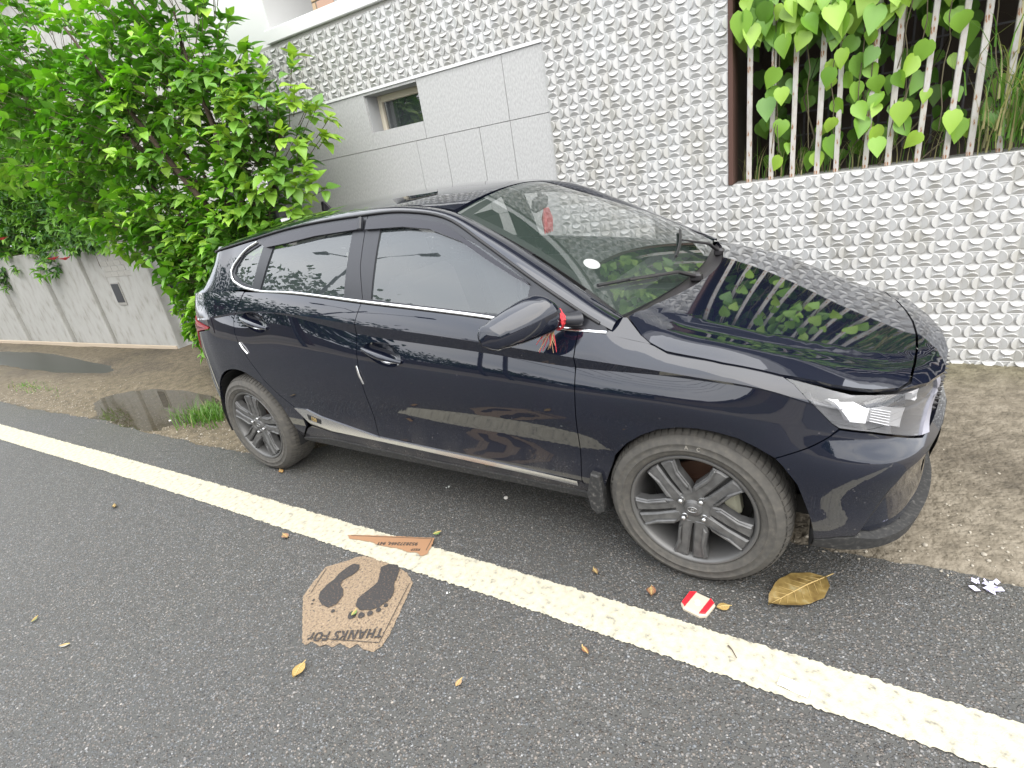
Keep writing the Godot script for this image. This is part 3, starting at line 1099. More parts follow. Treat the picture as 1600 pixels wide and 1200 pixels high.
# ---------------------------------------------------------------- the other side of the street, seen in the car's paint
func far_street() -> void:
	var g := Geo.new()
	g.quad(Vector3(-60, 0.005, 4.6), Vector3(60, 0.005, 4.6), Vector3(60, 0.03, 12.0), Vector3(-60, 0.03, 12.0), Vector3.UP)
	struct("far_verge", g.mesh(), M.soil)
	var w := thing("far_wall", "long low wall on the far side of the street", "wall", Vector3(0, 0, 12.0))
	var gw := Geo.new()
	gw.box(Vector3(-40, -0.1, 0), Vector3(40, 1.35, 0.25))
	obj("wall", gw.mesh(), mat(0.16, 0.15, 0.13, 0.95), w)
	var m := leaf_shape(0.28, 0.2, 0.1)
	for tr in [[-17.0, 17.0, 4.2, 3.4, "big dark tree behind the far wall, well to the left of the lamp"], [-10.0, 15.6, 3.0, 2.6, "low dark tree behind the far wall, beside the lamp's pole"], [-5.5, 17.5, 3.6, 3.0, "round dark tree behind the far wall, left of the flat house"], [7.5, 16.4, 3.3, 2.8, "small dark tree behind the far wall, right of the flat house"], [13.5, 17.0, 4.0, 3.2, "dark tree behind the far wall at the right end of the street"], [-26.0, 17.0, 4.2, 3.6, "last dark tree behind the far wall at the left end of the street"], [-12.5, 8.2, 6.4, 2.9, "tall street tree on the near side of the far wall"], [-18.0, 6.6, 7.5, 3.6, "broad street tree leaning over the road at the left"], [-25.0, 7.5, 8.5, 4.2, "largest street tree at the left end of the street"], [-42.0, 3.0, 9.0, 6.0, "wide tree closing the far left end of the street"], [-44.0, -5.0, 9.0, 6.0, "second wide tree closing the far left end of the street"]]:
		var t := thing("street_tree", tr[4], "tree", Vector3(tr[0], 0, tr[1]), "trees across the street")
		var gt := Geo.new()
		gt.tube([Vector3(0, 0, 0), Vector3(0.05, tr[2] * 0.5, 0), Vector3(0, tr[2] * 0.9, 0)], [0.16, 0.12, 0.05], 8)
		obj("trunk", gt.mesh(), M.bark, t)
		var mm := MultiMesh.new()
		mm.transform_format = MultiMesh.TRANSFORM_3D
		mm.use_colors = true
		mm.mesh = m
		mm.instance_count = 2200
		for k in 2200:
			var d := Vector3(rng.randfn(), rng.randfn(), rng.randfn()).normalized() * pow(rng.randf(), 0.33)
			var lump := 1.0 + 0.2 * sin(d.x * 5 + tr[0]) * cos(d.z * 4 + d.y * 5)
			var q := Vector3(d.x * tr[3], tr[2] * 0.62 + d.y * tr[2] * 0.4, d.z * tr[3]) * lump
			mm.set_instance_transform(k, Transform3D(Basis.from_euler(Vector3(rng.randf_range(-1, 1), rng.randf() * TAU, rng.randf_range(-1, 1))), q))
			mm.set_instance_color(k, Color(0.035, 0.075, 0.02) * rng.randf_range(0.7, 1.4))
		var o := MultiMeshInstance3D.new()
		o.multimesh = mm
		o.material_override = M.leaf_mass
		o.name = "crown"
		o.set_meta("kind", "stuff")
		t.add_child(o)
	var b := thing("far_house", "low flat house behind the far wall across the street", "house", Vector3(0.5, 0, 15))
	var gb := Geo.new()
	gb.box(Vector3(-5, 0, 0), Vector3(5, 3.2, 5))
	obj("wall", gb.mesh(), mat(0.3, 0.25, 0.18, 0.9), b)
	var gr := Geo.new()
	gr.box(Vector3(-5.4, 3.2, -0.5), Vector3(5.4, 3.45, 5.4))
	obj("roof", gr.mesh(), mat(0.1, 0.09, 0.085, 0.9), b)
	# a street lamp with a hanging board, and a wire pole
	var l := thing("street_lamp", "tall thin street lamp with two arms and a dark board on its pole", "street lamp", Vector3(-9.4, 0, 5.6))
	var gl := Geo.new()
	gl.tube([Vector3(0, 0, 0), Vector3(0, 4, 0), Vector3(0, 7.6, 0)], [0.07, 0.055, 0.045], 8)
	obj("pole", gl.mesh(), M.gate, l)
	for s in [-1.0, 1.0]:
		var ga := Geo.new()
		ga.tube([Vector3(0, 6.9, 0), Vector3(s * 0.7, 7.5, 0), Vector3(s * 1.7, 7.75, 0)], [0.035, 0.03, 0.03], 6)
		ga.box(Vector3(s * 1.95 - 0.3, 7.7, -0.11), Vector3(s * 1.95 + 0.3, 7.8, 0.11))
		obj("arm", ga.mesh(), M.gate, l)
	var gs := Geo.new()
	gs.cbox(Vector3(-0.65, 3.3, 0.08), Vector3(0.65, 4.3, 0.13), 0.01)
	obj("board", gs.mesh(), mat(0.03, 0.09, 0.09, 0.5), l)
	var p := thing("wire_pole", "lattice power pole with cross arms across the street", "power pole", Vector3(-6.2, 0, 8.6))
	var gp := Geo.new()
	for s in [-0.35, 0.35]: gp.tube([Vector3(s, 0, 0), Vector3(s, 5.4, 0)], 0.06, 6)
	obj("post", gp.mesh(), M.gate, p)
	for k in 3:
		var gc := Geo.new()
		gc.box(Vector3(-1.0, 4.2 + k * 0.5, -0.05), Vector3(1.0, 4.28 + k * 0.5, 0.05))
		for s in [-0.9, -0.3, 0.3, 0.9]: gc.tube([Vector3(s, 4.28 + k * 0.5, 0), Vector3(s, 4.45 + k * 0.5, 0)], 0.04, 5)
		obj("cross_arm", gc.mesh(), M.gate, p)
	for k in 5:
		var gwv := Geo.new()
		var pts := []
		for j in 13:
			var u := j / 12.0
			pts.append(Vector3(lerpf(-30, 25, u), 4.6 + 0.42 * k - 0.6 * sin(u * PI), 8.6 + 0.1 * k))
		gwv.tube(pts, 0.012, 4)
		tag(obj("overhead_wire", gwv.mesh(), M.black), ["lowest of the thin wires strung along the far side of the street", "second lowest thin wire along the far side of the street", "middle one of the five thin wires across the street", "second highest thin wire along the far side of the street", "highest of the thin wires strung along the far side"][k], "wire", "overhead wires")


# ---------------------------------------------------------------- leaves
# a pointed leaf along +y, folded on its midrib, tip drooping
func leaf_shape(ln: float, wd: float, droop: float, heart := false) -> ArrayMesh:
	var g := Geo.new()
	var rows := [[0.0, 0.06], [0.12, 0.55], [0.3, 0.96], [0.5, 0.9], [0.75, 0.5], [1.0, 0.0]]
	if heart: rows = [[-0.06, 0.34], [0.06, 0.78], [0.25, 1.0], [0.45, 0.93], [0.7, 0.55], [1.0, 0.0]]
	var mid := []
	var lf := []
	var rt := []
	for r in rows:
		var y: float = r[0] * ln
		var z: float = -droop * ln * r[0] * r[0]
		var w: float = r[1] * wd / 2
		mid.append(Vector3(0, maxf(y, 0.0) if heart else y, z))
		lf.append(Vector3(-w, y, z + w * 0.38))
		rt.append(Vector3(w, y, z + w * 0.38))
	for k in rows.size() - 1:
		for side in [lf, rt]:
			g.quad(mid[k], side[k], side[k + 1], mid[k + 1], Vector3(0, 0, 1))
	g.smooth()
	return g.mesh()


# leaves grow in rosettes at twig tips; the nearest are parts, the rest one mass
func leafy(t: Node3D, called: String, lumps: Array, tips: int, per: int, ln: float, wd: float, singles: int, tones: Array, eye: Vector3, root: Vector3) -> void:
	var shapes := [leaf_shape(ln, wd, 0.25), leaf_shape(ln * 0.9, wd * 1.08, 0.45), leaf_shape(ln * 1.1, wd * 0.95, 0.12)]
	var all := []
	var twigs := Geo.new()
	var total := 0.0
	for l in lumps: total += l[3] * l[4] * l[5] if l.size() < 7 else l[6]
	for l in lumps:
		var c := Vector3(l[0], l[1], l[2])
		var num := int(tips * (l[3] * l[4] * l[5] if l.size() < 7 else l[6]) / total) + 4
		for k in num:
			var d := Vector3(rng.randfn(), rng.randfn(), rng.randfn()).normalized()
			var rad := pow(rng.randf(), 0.45) * (1.0 + 0.16 * sin(d.x * 6 + c.x * 3) * cos(d.y * 7 + d.z * 5))
			var p := c + Vector3(d.x * l[3], d.y * l[4], d.z * l[5]) * rad
			if p.y < 0.05: continue
			var dir := (d * 0.8 + (p - root).normalized() * 0.5 + Vector3(0, 0.35, 0.15)).normalized()
			var back := p - dir * rng.randf_range(0.12, 0.3)
			twigs.tube([back, p], [0.0035, 0.002], 4)
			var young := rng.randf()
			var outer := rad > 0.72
			for q in per:
				var az := TAU * q / per + rng.randf_range(-0.4, 0.4)
				var tilt := rng.randf_range(0.5, 1.35) if q < per - 2 else rng.randf_range(0.1, 0.5)
				var side := dir.cross(Vector3.UP if absf(dir.y) < 0.9 else Vector3.RIGHT).normalized()
				var ld := (dir * cos(tilt) + (side * cos(az) + dir.cross(side) * sin(az)) * sin(tilt)).normalized()
				var z := (dir * 0.8 + Vector3.UP * 0.9 - ld * ld.dot(dir * 0.8 + Vector3.UP * 0.9)).normalized()
				var x := ld.cross(z).normalized()
				var s := rng.randf_range(0.55, 1.12) * (0.7 if q >= per - 2 else 1.0)
				var at := p - dir * rng.randf_range(0.0, 0.09) + ld * 0.012
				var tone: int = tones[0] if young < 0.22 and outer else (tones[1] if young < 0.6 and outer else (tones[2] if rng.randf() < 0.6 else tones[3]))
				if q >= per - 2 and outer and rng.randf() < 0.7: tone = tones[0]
				all.append([at.distance_squared_to(eye) - (3.0 if outer else 0.0), Transform3D(Basis(x * s, ld * s, z * s), at), tone, rng.randi() % 3])
	all.sort_custom(func(a, b): return a[0] < b[0])
	var n := mini(singles, all.size())
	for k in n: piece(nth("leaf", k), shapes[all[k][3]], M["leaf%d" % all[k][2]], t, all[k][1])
	for s in 3:
		var rest := []
		for k in range(n, all.size()):
			if all[k][3] == s: rest.append(all[k])
		var mm := MultiMesh.new()
		mm.transform_format = MultiMesh.TRANSFORM_3D
		mm.use_colors = true
		mm.mesh = shapes[s]
		mm.instance_count = rest.size()
		for k in rest.size():
			mm.set_instance_transform(k, rest[k][1])
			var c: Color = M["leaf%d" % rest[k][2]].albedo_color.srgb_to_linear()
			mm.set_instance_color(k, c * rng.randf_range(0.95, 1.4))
		var o := MultiMeshInstance3D.new()
		o.multimesh = mm
		o.material_override = M.leaf_mass
		o.name = nth(called, s)
		o.set_meta("kind", "stuff")
		t.add_child(o)
	obj("twigs", twigs.mesh(), M.twig, t).set_meta("kind", "stuff")


func limb(a: Vector3, b: Vector3, r0: float, r1: float, bend: float) -> ArrayMesh:
	var g := Geo.new()
	var pts := []
	var rs := []
	var side := Vector3(rng.randfn(), rng.randfn() * 0.3, rng.randfn()).normalized() * bend
	for k in 7:
		var u := k / 6.0
		pts.append(a.lerp(b, u) + side * sin(u * PI) + side * 0.3 * sin(u * TAU * 1.5))
		rs.append(lerpf(r0, r1, u))
	g.tube(pts, rs, 7)
	return g.mesh()


func shrub() -> void:
	var base := Vector3(-4.15, 0, -1.5)
	var t := thing("leafy_shrub", "tall bright green broad-leaved shrub behind the rear of the car", "shrub", base)
	var eye := Vector3(0.44, 1.5, 1.58) - base
	obj("trunk", limb(Vector3(0, -0.05, 0), Vector3(0.12, 1.75, 0.05), 0.055, 0.04, 0.05), M.bark, t)
	for e in [[Vector3(0.1, 1.0, 0.03), Vector3(-0.7, 2.3, 0.2)], [Vector3(0.1, 1.4, 0.04), Vector3(0.75, 2.3, 0.05)], [Vector3(0.12, 1.7, 0.05), Vector3(-0.1, 2.9, 0.1)], [Vector3(0.02, 0.5, 0), Vector3(-1.3, 2.2, 0.25)], [Vector3(-0.05, 0.1, 0), Vector3(-0.6, 1.2, 0.1)], [Vector3(-0.5, 1.8, 0.15), Vector3(-2.0, 3.0, 0.3)], [Vector3(-1.2, 2.0, 0.22), Vector3(-3.2, 3.2, 0.4)], [Vector3(0.1, 1.2, 0.1), Vector3(0.3, 2.9, 0.35)], [Vector3(-0.3, 1.5, 0.2), Vector3(-1.0, 3.1, 0.5)]]:
		obj("branch", limb(e[0], e[1], 0.03, 0.008, 0.09), M.bark, t)
	var lumps := [[0.3, 2.0, 0.1, 0.95, 0.75, 0.36, 9.0], [-0.2, 2.8, 0.15, 0.95, 0.75, 0.42, 8.0], [-1.1, 2.5, 0.25, 1.0, 1.0, 0.5, 10.0], [-2.2, 2.85, 0.3, 1.1, 1.1, 0.5, 11.0], [-3.6, 3.2, 0.3, 1.2, 1.2, 0.55, 11.0], [-5.0, 3.3, 0.3, 1.2, 1.3, 0.6, 9.0], [-6.6, 4.4, 0.2, 1.7, 1.3, 0.8, 9.0], [-3.4, 4.7, 0.2, 1.7, 0.8, 0.6, 6.0], [-8.6, 3.6, 0.0, 1.6, 1.3, 0.8, 7.0], [-0.35, 1.3, 0.12, 0.85, 0.6, 0.36, 8.0], [-1.4, 1.6, 0.2, 0.9, 0.6, 0.36, 7.0], [-2.4, 1.95, 0.2, 0.9, 0.5, 0.36, 5.0], [-1.0, 0.95, 0.12, 0.62, 0.5, 0.32, 7.0], [-1.05, 0.42, 0.15, 0.45, 0.4, 0.26, 5.0]]
	leafy(t, "foliage", lumps, 2750, 7, 0.122, 0.088, 300, [2, 1, 0, 3], eye, Vector3(0, 0.8, 0))


func flowering_bush() -> void:
	var base := Vector3(-10.2, 0, -2.6)
	var t := thing("flowering_bush", "dark feathery bush with red flowers spilling over the whitewashed wall", "bush", base)
	var eye := Vector3(0.44, 1.5, 1.58) - base
	obj("trunk", limb(Vector3(0, -0.05, 0), Vector3(0.3, 1.6, 0.2), 0.07, 0.04, 0.05), M.bark, t)
	var lumps := [[1.3, 1.8, 0.75, 1.4, 0.6, 0.5], [-0.4, 1.9, 0.8, 1.5, 0.8, 0.6], [-2.2, 2.0, 0.9, 1.5, 0.95, 0.6], [0.6, 2.5, 0.4, 1.6, 0.7, 0.5], [-1.6, 2.8, 0.4, 1.8, 0.9, 0.6], [2.1, 1.5, 0.95, 0.7, 0.28, 0.3], [0.8, 1.25, 1.05, 0.45, 0.25, 0.2], [-1.2, 1.2, 1.1, 0.5, 0.3, 0.22]]
	leafy(t, "foliage", lumps, 2700, 9, 0.12, 0.05, 120, [1, 0, 3, 4], eye, Vector3(0, 1.0, 0))
	for p in [Vector3(2.75, 1.5, 1.05), Vector3(1.5, 1.3, 1.2), Vector3(1.85, 1.28, 1.2), Vector3(0.2, 1.7, 1.5), Vector3(0.9, 1.65, 1.45)]:
		var g := Geo.new()
		for k in 7:
			var a := TAU * k / 7
			var o := Vector3(cos(a), 0.5, sin(a))
			g.tri(p, p + Vector3(cos(a - 0.5), 0.7, sin(a - 0.5)) * 0.045, p + o * 0.075, Vector3.UP)
			g.tri(p, p + Vector3(cos(a + 0.5), 0.7, sin(a + 0.5)) * 0.045, p + o * 0.075, Vector3.UP)
		obj("flower", g.mesh(), M.red_flower, t)


func vine() -> void:
	var t := thing("heart_leaf_vine", "heart-leaved green vine hanging through the rusty white bars", "vine")
	t.transform = Transform3D(Basis(wall_dir, Vector3.UP, wall_nrm), wall_nrm * CW)
	var shapes := [leaf_shape(0.125, 0.11, 0.1, true), leaf_shape(0.105, 0.105, 0.22, true), leaf_shape(0.14, 0.115, 0.05, true)]
	var hang := [0.06, 1.75, 0.09, 1.64, 0.01, 1.60, 0.10, 1.47, 0.10, 1.27, 0.04, 1.93, 0.11, 1.90, 0.21, 1.89, 0.18, 1.99, 0.07, 2.01, -0.07, 1.99, 0.37, 1.87, 0.44, 1.82, 0.52, 1.83, 0.53, 1.75, 0.45, 1.73, 0.39, 1.77, 0.40, 1.65, 0.46, 1.60, 0.55, 1.61, 0.58, 1.53, 0.64, 1.61, 0.36, 1.53, 0.46, 1.49, 0.49, 1.42, 0.35, 1.44, 0.56, 1.36, 0.57, 1.30, 0.68, 1.46, 0.67, 1.38, 0.76, 1.30, 0.71, 1.67, 0.89, 1.38, 0.87, 1.82, 0.76, 1.73, 0.34, 1.34, 0.34, 1.69, 0.03, 1.65, 0.27, 2.02, 0.13, 2.08]
	var spots := []
	for k in hang.size() / 2: spots.append([hang[k * 2], hang[k * 2 + 1], rng.randf_range(-0.03, 0.05), rng.randf_range(0.72, 0.98), 0])
	for k in 215:
		var u := rng.randf_range(-0.12, 1.45)
		var low := 1.97 - 0.07 * sin(u * 5.0) - 0.06 * sin(u * 13.0 + 1.0)
		spots.append([u, lerpf(low, 2.5, pow(rng.randf(), 1.6)), rng.randf_range(-0.05, 0.10), rng.randf_range(0.72, 1.1), 0])
	for k in 45: spots.append([rng.randf_range(-0.05, 1.3), rng.randf_range(1.25, 2.0), rng.randf_range(-0.1, -0.02), rng.randf_range(0.55, 0.9), 0])
	for k in 110: spots.append([rng.randf_range(-0.12, 1.45), 1.98 + 0.5 * pow(rng.randf(), 1.3), rng.randf_range(-0.08, 0.06), rng.randf_range(0.7, 1.05), 0])
	for k in 190: spots.append([rng.randf_range(-0.1, 1.5), rng.randf_range(1.22, 2.3), rng.randf_range(-0.75, -0.16), rng.randf_range(0.6, 1.0), 1])
	var rest := []
	for k in spots.size():
		var s: Array = spots[k]
		var ax := Basis.from_euler(Vector3(rng.randf_range(-0.5, 0.3), rng.randf_range(-0.65, 0.65), PI + rng.randf_range(-0.6, 0.6)))
		ax = ax.scaled(Vector3(rng.randf_range(0.85, 1.1), 1, 1) * s[3])
		var tone: int = ([0, 1, 1, 2, 0, 2, 3][rng.randi() % 7]) if s[4] == 0 else ([3, 0, 0, 3][rng.randi() % 4])
		var xf := Transform3D(ax, Vector3(s[0], s[1] + 0.05, s[2] - 0.02))
		if k < 300: piece(nth("leaf", k), shapes[rng.randi() % 3], M["leaf%d" % tone], t, xf)
		else: rest.append([xf, tone])
	var mm := MultiMesh.new()
	mm.transform_format = MultiMesh.TRANSFORM_3D
	mm.use_colors = true
	mm.mesh = shapes[0]
	mm.instance_count = rest.size()
	for k in rest.size():
		mm.set_instance_transform(k, rest[k][0])
		mm.set_instance_color(k, M["leaf%d" % rest[k][1]].albedo_color.srgb_to_linear() * rng.randf_range(0.8, 1.1))
	var back := MultiMeshInstance3D.new()
	back.multimesh = mm
	back.material_override = M.leaf_mass
	back.name = "foliage"
	back.set_meta("kind", "stuff")
	t.add_child(back)
	var stems := Geo.new()
	for u in [0.05, 0.1, 0.2, 0.38, 0.46, 0.53, 0.6, 0.68, 0.76, 0.87, 1.0, 1.15, 1.3]:
		var pts := []
		var x: float = u
		for k in 12:
			pts.append(Vector3(x, 2.5 - k * 0.105, -0.04 + 0.02 * sin(k * 1.3 + u * 9)))
			x += rng.randf_range(-0.022, 0.022)
		stems.tube(pts, 0.0028, 5)
	for k in 4: stems.tube([Vector3(0.2 + k * 0.2, 1.2, -0.12), Vector3(0.27 + k * 0.25, 1.4, -0.1), Vector3(0.2 + k * 0.3, 1.62, -0.2), Vector3(0.3 + k * 0.3, 1.9, -0.1)], 0.005, 5)
	obj("stem", stems.mesh(), M.twig, t)


func blades(spots: Array, ln: float, wd: float, dry: float) -> ArrayMesh:
	var g := Geo.new()
	for p in spots:
		var l := ln * rng.randf_range(0.5, 1.15)
		var a := rng.randf() * TAU
		var lean := rng.randf_range(0.2, 0.95)
		var d := Vector3(cos(a), 0, sin(a))
		var s := Vector3(-sin(a), 0, cos(a)) * wd / 2
		g.tint = (Color(0.10, 0.21, 0.03) if rng.randf() > dry else Color(0.32, 0.29, 0.14)) * rng.randf_range(0.7, 1.3)
		var prev: Vector3 = p
		for k in 4:
			var u := (k + 1) / 4.0
			var q: Vector3 = p + Vector3.UP * l * (u - 0.55 * lean * u * u) + d * l * lean * u * u
			var w0 := 1.0 - k / 4.0
			var w1 := 1.0 - u
			g.quad(prev - s * w0, prev + s * w0, q + s * w1, q - s * w1, Vector3.UP)
			prev = q
	return g.mesh()


func grasses() -> void:
	var a := []
	for k in 420:
		var q := Vector2(rng.randfn(0, 0.17), rng.randfn(0, 0.085))
		a.append(Vector3(-4.05 + q.x, -0.02, -0.42 + q.y))
	tag(obj("grass_tuft", blades(a, 0.17, 0.008, 0.05), M.grass), "bright green grass tuft on the soil behind the rear wheel", "grass", "", "stuff")
	var b := []
	for k in 160: b.append(Vector3(-7.6 + rng.randfn(0, 0.35), -0.02, -0.32 + rng.randfn(0, 0.06)))
	tag(obj("grass_patch", blades(b, 0.09, 0.008, 0.3), M.grass), "thin grass patch on the muddy verge by the road at far left", "grass", "", "stuff")
	var c := []
	for k in 230:
		var u := rng.randf_range(-0.15, 1.7)
		var q := wall_dir * u + wall_nrm * (CW - rng.randf_range(0.1, 0.35)) + Vector3(0, V0, 0)
		c.append(q)
	tag(obj("sill_grass", blades(c, 0.3, 0.006, 0.55), M.grass), "dry and green grass blades growing on the sill behind the bars", "grass", "", "stuff")
	var d := []
	for k in 210:
		var u := 1.18 + rng.randfn(0, 0.09)
		d.append(wall_dir * u + wall_nrm * (CW - rng.randf_range(-0.04, 0.08)) + Vector3(0, V0 + absf(rng.randfn(0, 0.22)), 0))
	tag(obj("hanging_grass", blades(d, 0.46, 0.010, 0.45), M.grass), "long grass clump leaning out over the tiled wall at right", "grass", "", "stuff")


# ---------------------------------------------------------------- the car's surfaces
# The flank is one surface over t (along the car, bending round its corners) and w (feature lines from sill to belt).
const PLAN := [[-3.9, -3.19, 0], [-3.6, -3.18, 0.3], [-3.32, -3.15, 0.57], [-3.13, -3.08, 0.74], [-2.98, -2.965, 0.83], [-2.8, -2.8, 0.862], [-2.55, -2.55, 0.876], [-2.2, -2.2, 0.884], [-1.6, -1.6, 0.8875], [-0.8, -0.8, 0.8875], [-0.2, -0.2, 0.8875], [0.1, 0.1, 0.885], [0.28, 0.28, 0.874], [0.42, 0.415, 0.842], [0.57, 0.53, 0.768], [0.73, 0.622, 0.66], [0.92, 0.697, 0.485], [1.17, 0.752, 0.24], [1.42, 0.768, 0]]
const ROWS := [
	[[-3.9, 0.26, -0.05], [-3.06, 0.26, -0.05], [-2.9, 0.26, -0.05], [-2.15, 0.25, -0.06], [-1.1, 0.243, -0.062], [-0.45, 0.25, -0.058], [0.37, 0.235, -0.025], [0.57, 0.21, -0.015], [0.92, 0.185, -0.015], [1.42, 0.185, -0.015]],
	[[-3.9, 0.34, -0.01], [-2.9, 0.34, -0.015], [-2.15, 0.33, -0.032], [-1.1, 0.33, -0.04], [-0.45, 0.325, -0.038], [0.37, 0.29, -0.008], [0.57, 0.275, 0], [0.92, 0.26, 0], [1.42, 0.26, 0]],
	[[-3.9, 0.44, 0], [-2.9, 0.45, 0], [-2.15, 0.49, -0.013], [-1.1, 0.49, -0.033], [-0.45, 0.475, -0.032], [0.37, 0.4, 0], [0.57, 0.38, 0], [0.92, 0.36, 0], [1.42, 0.36, 0]],
	[[-3.9, 0.64, 0], [-2.9, 0.64, 0], [-2.15, 0.68, 0], [-1.1, 0.66, 0], [-0.45, 0.645, 0], [0.1, 0.6, 0], [0.37, 0.565, 0.006], [0.57, 0.532, 0.014], [0.92, 0.52, 0.014], [1.42, 0.525, 0.014]],
	[[-3.9, 0.84, -0.02], [-3.1, 0.84, -0.02], [-2.8, 0.84, -0.004], [-2.15, 0.84, -0.005], [-1.1, 0.8, -0.004], [-0.45, 0.755, -0.003], [0.1, 0.72, -0.002], [0.37, 0.662, -0.018], [0.57, 0.622, -0.026], [0.92, 0.585, -0.02], [1.42, 0.585, -0.02]],
	[[-3.9, 0.95, -0.045], [-3.1, 0.95, -0.045], [-2.8, 0.965, -0.022], [-2.3, 1.01, -0.034], [-2.09, 1.012, -0.033], [-1.49, 0.922, -0.03], [-0.8, 0.862, -0.029], [-0.394, 0.824, -0.028], [0, 0.808, -0.03], [0.248, 0.776, -0.029], [0.37, 0.735, -0.029], [0.57, 0.69, -0.03], [0.92, 0.66, -0.018], [1.42, 0.65, -0.012]],
	[[-3.9, 0.96, -0.05], [-3.1, 0.96, -0.05], [-2.8, 0.975, -0.025], [-2.3, 1.022, -0.032], [-2.09, 1.02, -0.03], [-1.49, 0.97, -0.022], [-0.8, 0.909, -0.02], [-0.394, 0.865, -0.02], [0, 0.821, -0.024], [0.248, 0.782, -0.028], [0.37, 0.741, -0.028], [0.57, 0.7, -0.031], [0.92, 0.67, -0.02], [1.42, 0.66, -0.014]],
	[[-3.9, 1.08, -0.09], [-3.1, 1.1, -0.09], [-2.8, 1.115, -0.07], [-2.5, 1.12, -0.077], [-2.3, 1.115, -0.078], [-1.95, 1.098, -0.078], [-1.47, 1.052, -0.072], [-0.81, 0.99, -0.07], [-0.46, 0.948, -0.07], [-0.3, 0.94, -0.072], [-0.17, 0.917, -0.084], [-0.075, 0.885, -0.072], [0.1, 0.856, -0.064], [0.262, 0.822, -0.066], [0.394, 0.787, -0.06], [0.5, 0.756, -0.058], [0.6, 0.742, -0.056], [0.73, 0.735, -0.03], [0.92, 0.73, -0.018], [1.42, 0.725, -0.022]],
]

const T0 := -3.9
const DT := 0.005
const TN := 1065
var plan_p := PackedVector2Array()
var plan_n := PackedVector2Array()
var row_y := PackedFloat32Array()
var row_o := PackedFloat32Array()
var row_m := PackedFloat32Array()


func car_tables() -> void:
	for k in TN:
		var t := T0 + k * DT
		var a := crv(PLAN, t)
		var b0 := crv(PLAN, t - 0.001)
		var b1 := crv(PLAN, t + 0.001)
		var d := Vector2(b1[0] - b0[0], b1[1] - b0[1]).normalized()
		var nn := Vector2(-d.y, d.x)
		if k == 0: nn = Vector2(-1, 0)
		if k == TN - 1: nn = Vector2(1, 0)
		plan_p.append(Vector2(a[0], a[1]))
		plan_n.append(nn)
		var y := []
		var o := []
		for r in 8:
			var q := crv(ROWS[r], t)
			y.append(q[0])
			o.append(q[1])
		var m := [0.0, 0.0, 0.0, 0.0, 0.0, 0.0, 0.0, 0.0]
		var dd := []
		for j in 7: dd.append((o[j + 1] - o[j]) / (y[j + 1] - y[j]))
		for j in range(1, 5):
			var h0: float = y[j] - y[j - 1]
			var h1: float = y[j + 1] - y[j]
			m[j] = (dd[j - 1] * h1 + dd[j] * h0) / (h0 + h1)
		m[0] = dd[0]
		m[5] = 1.6 * dd[4] - 0.6 * m[4]
		for r in 8:
			row_y.append(y[r])
			row_o.append(o[r])
			row_m.append(m[r])


func y7(t: float) -> float:
	var f := clampf((t - T0) / DT, 0, TN - 1.001)
	var i := int(f)
	return lerpf(row_y[i * 8 + 7], row_y[i * 8 + 15], f - i)


func w_of(q: Vector2) -> Vector2:
	var f := clampf((q.x - T0) / DT, 0, TN - 1.001)
	var i := int(f)
	var u := f - i
	var prev := lerpf(row_y[i * 8], row_y[i * 8 + 8], u)
	if q.y <= prev: return Vector2(q.x, 0)
	for j in 7:
		var nx := lerpf(row_y[i * 8 + j + 1], row_y[i * 8 + j + 9], u)
		if q.y <= nx: return Vector2(q.x, j + (q.y - prev) / (nx - prev))
		prev = nx
	return Vector2(q.x, 7)


func side(q: Vector2) -> Vector3:
	var f := clampf((q.x - T0) / DT, 0, TN - 1.001)
	var i := int(f)
	var u := f - i
	var j := clampi(int(q.y), 0, 6)
	var c := q.y - j
	var a := i * 8 + j
	var ya := lerpf(row_y[a], row_y[a + 8], u)
	var yb := lerpf(row_y[a + 1], row_y[a + 9], u)
	var oa := lerpf(row_o[a], row_o[a + 8], u)
	var ob := lerpf(row_o[a + 1], row_o[a + 9], u)
	var h := yb - ya
	var o := 0.0
	if j < 5:
		var ma := lerpf(row_m[a], row_m[a + 8], u)
		var mb := lerpf(row_m[a + 1], row_m[a + 9], u)
		o = (1 + 2 * c) * (1 - c) * (1 - c) * oa + c * (1 - c) * (1 - c) * h * ma + c * c * (3 - 2 * c) * ob + c * c * (c - 1) * h * mb
	else:
		o = oa + c * (ob - oa)
		if j == 6: o += 0.016 * c * (1 - c)
	var p := plan_p[i].lerp(plan_p[i + 1], u)
	var nn := plan_n[i].lerp(plan_n[i + 1], u)
	return Vector3(p.x + nn.x * o, lerpf(ya, yb, c), p.y + nn.y * o)


# the glasshouse: leaning in above the belt; (t, y)
func upper(q: Vector2) -> Vector3:
	var f := clampf((q.x - T0) / DT, 0, TN - 1.001)
	var i := int(f)
	var u := f - i
	var k := q.y - lerpf(row_y[i * 8 + 7], row_y[i * 8 + 15], u)
	var o := lerpf(row_o[i * 8 + 7], row_o[i * 8 + 15], u) - 0.013 * smoothstep(-2.66, -2.5, q.x) - 0.40 * k - 0.40 * k * absf(k)
	o -= 1.6 * maxf(k, 0) * smoothstep(-2.6, -3.2, q.x)
	o -= 0.15 * smoothstep(0.0, 0.08, k) * smoothstep(-2.75, -3.2, q.x)
	var p := plan_p[i].lerp(plan_p[i + 1], u)
	var nn := plan_n[i].lerp(plan_n[i + 1], u)
	return Vector3(p.x + nn.x * o, q.y, p.y + nn.y * o)


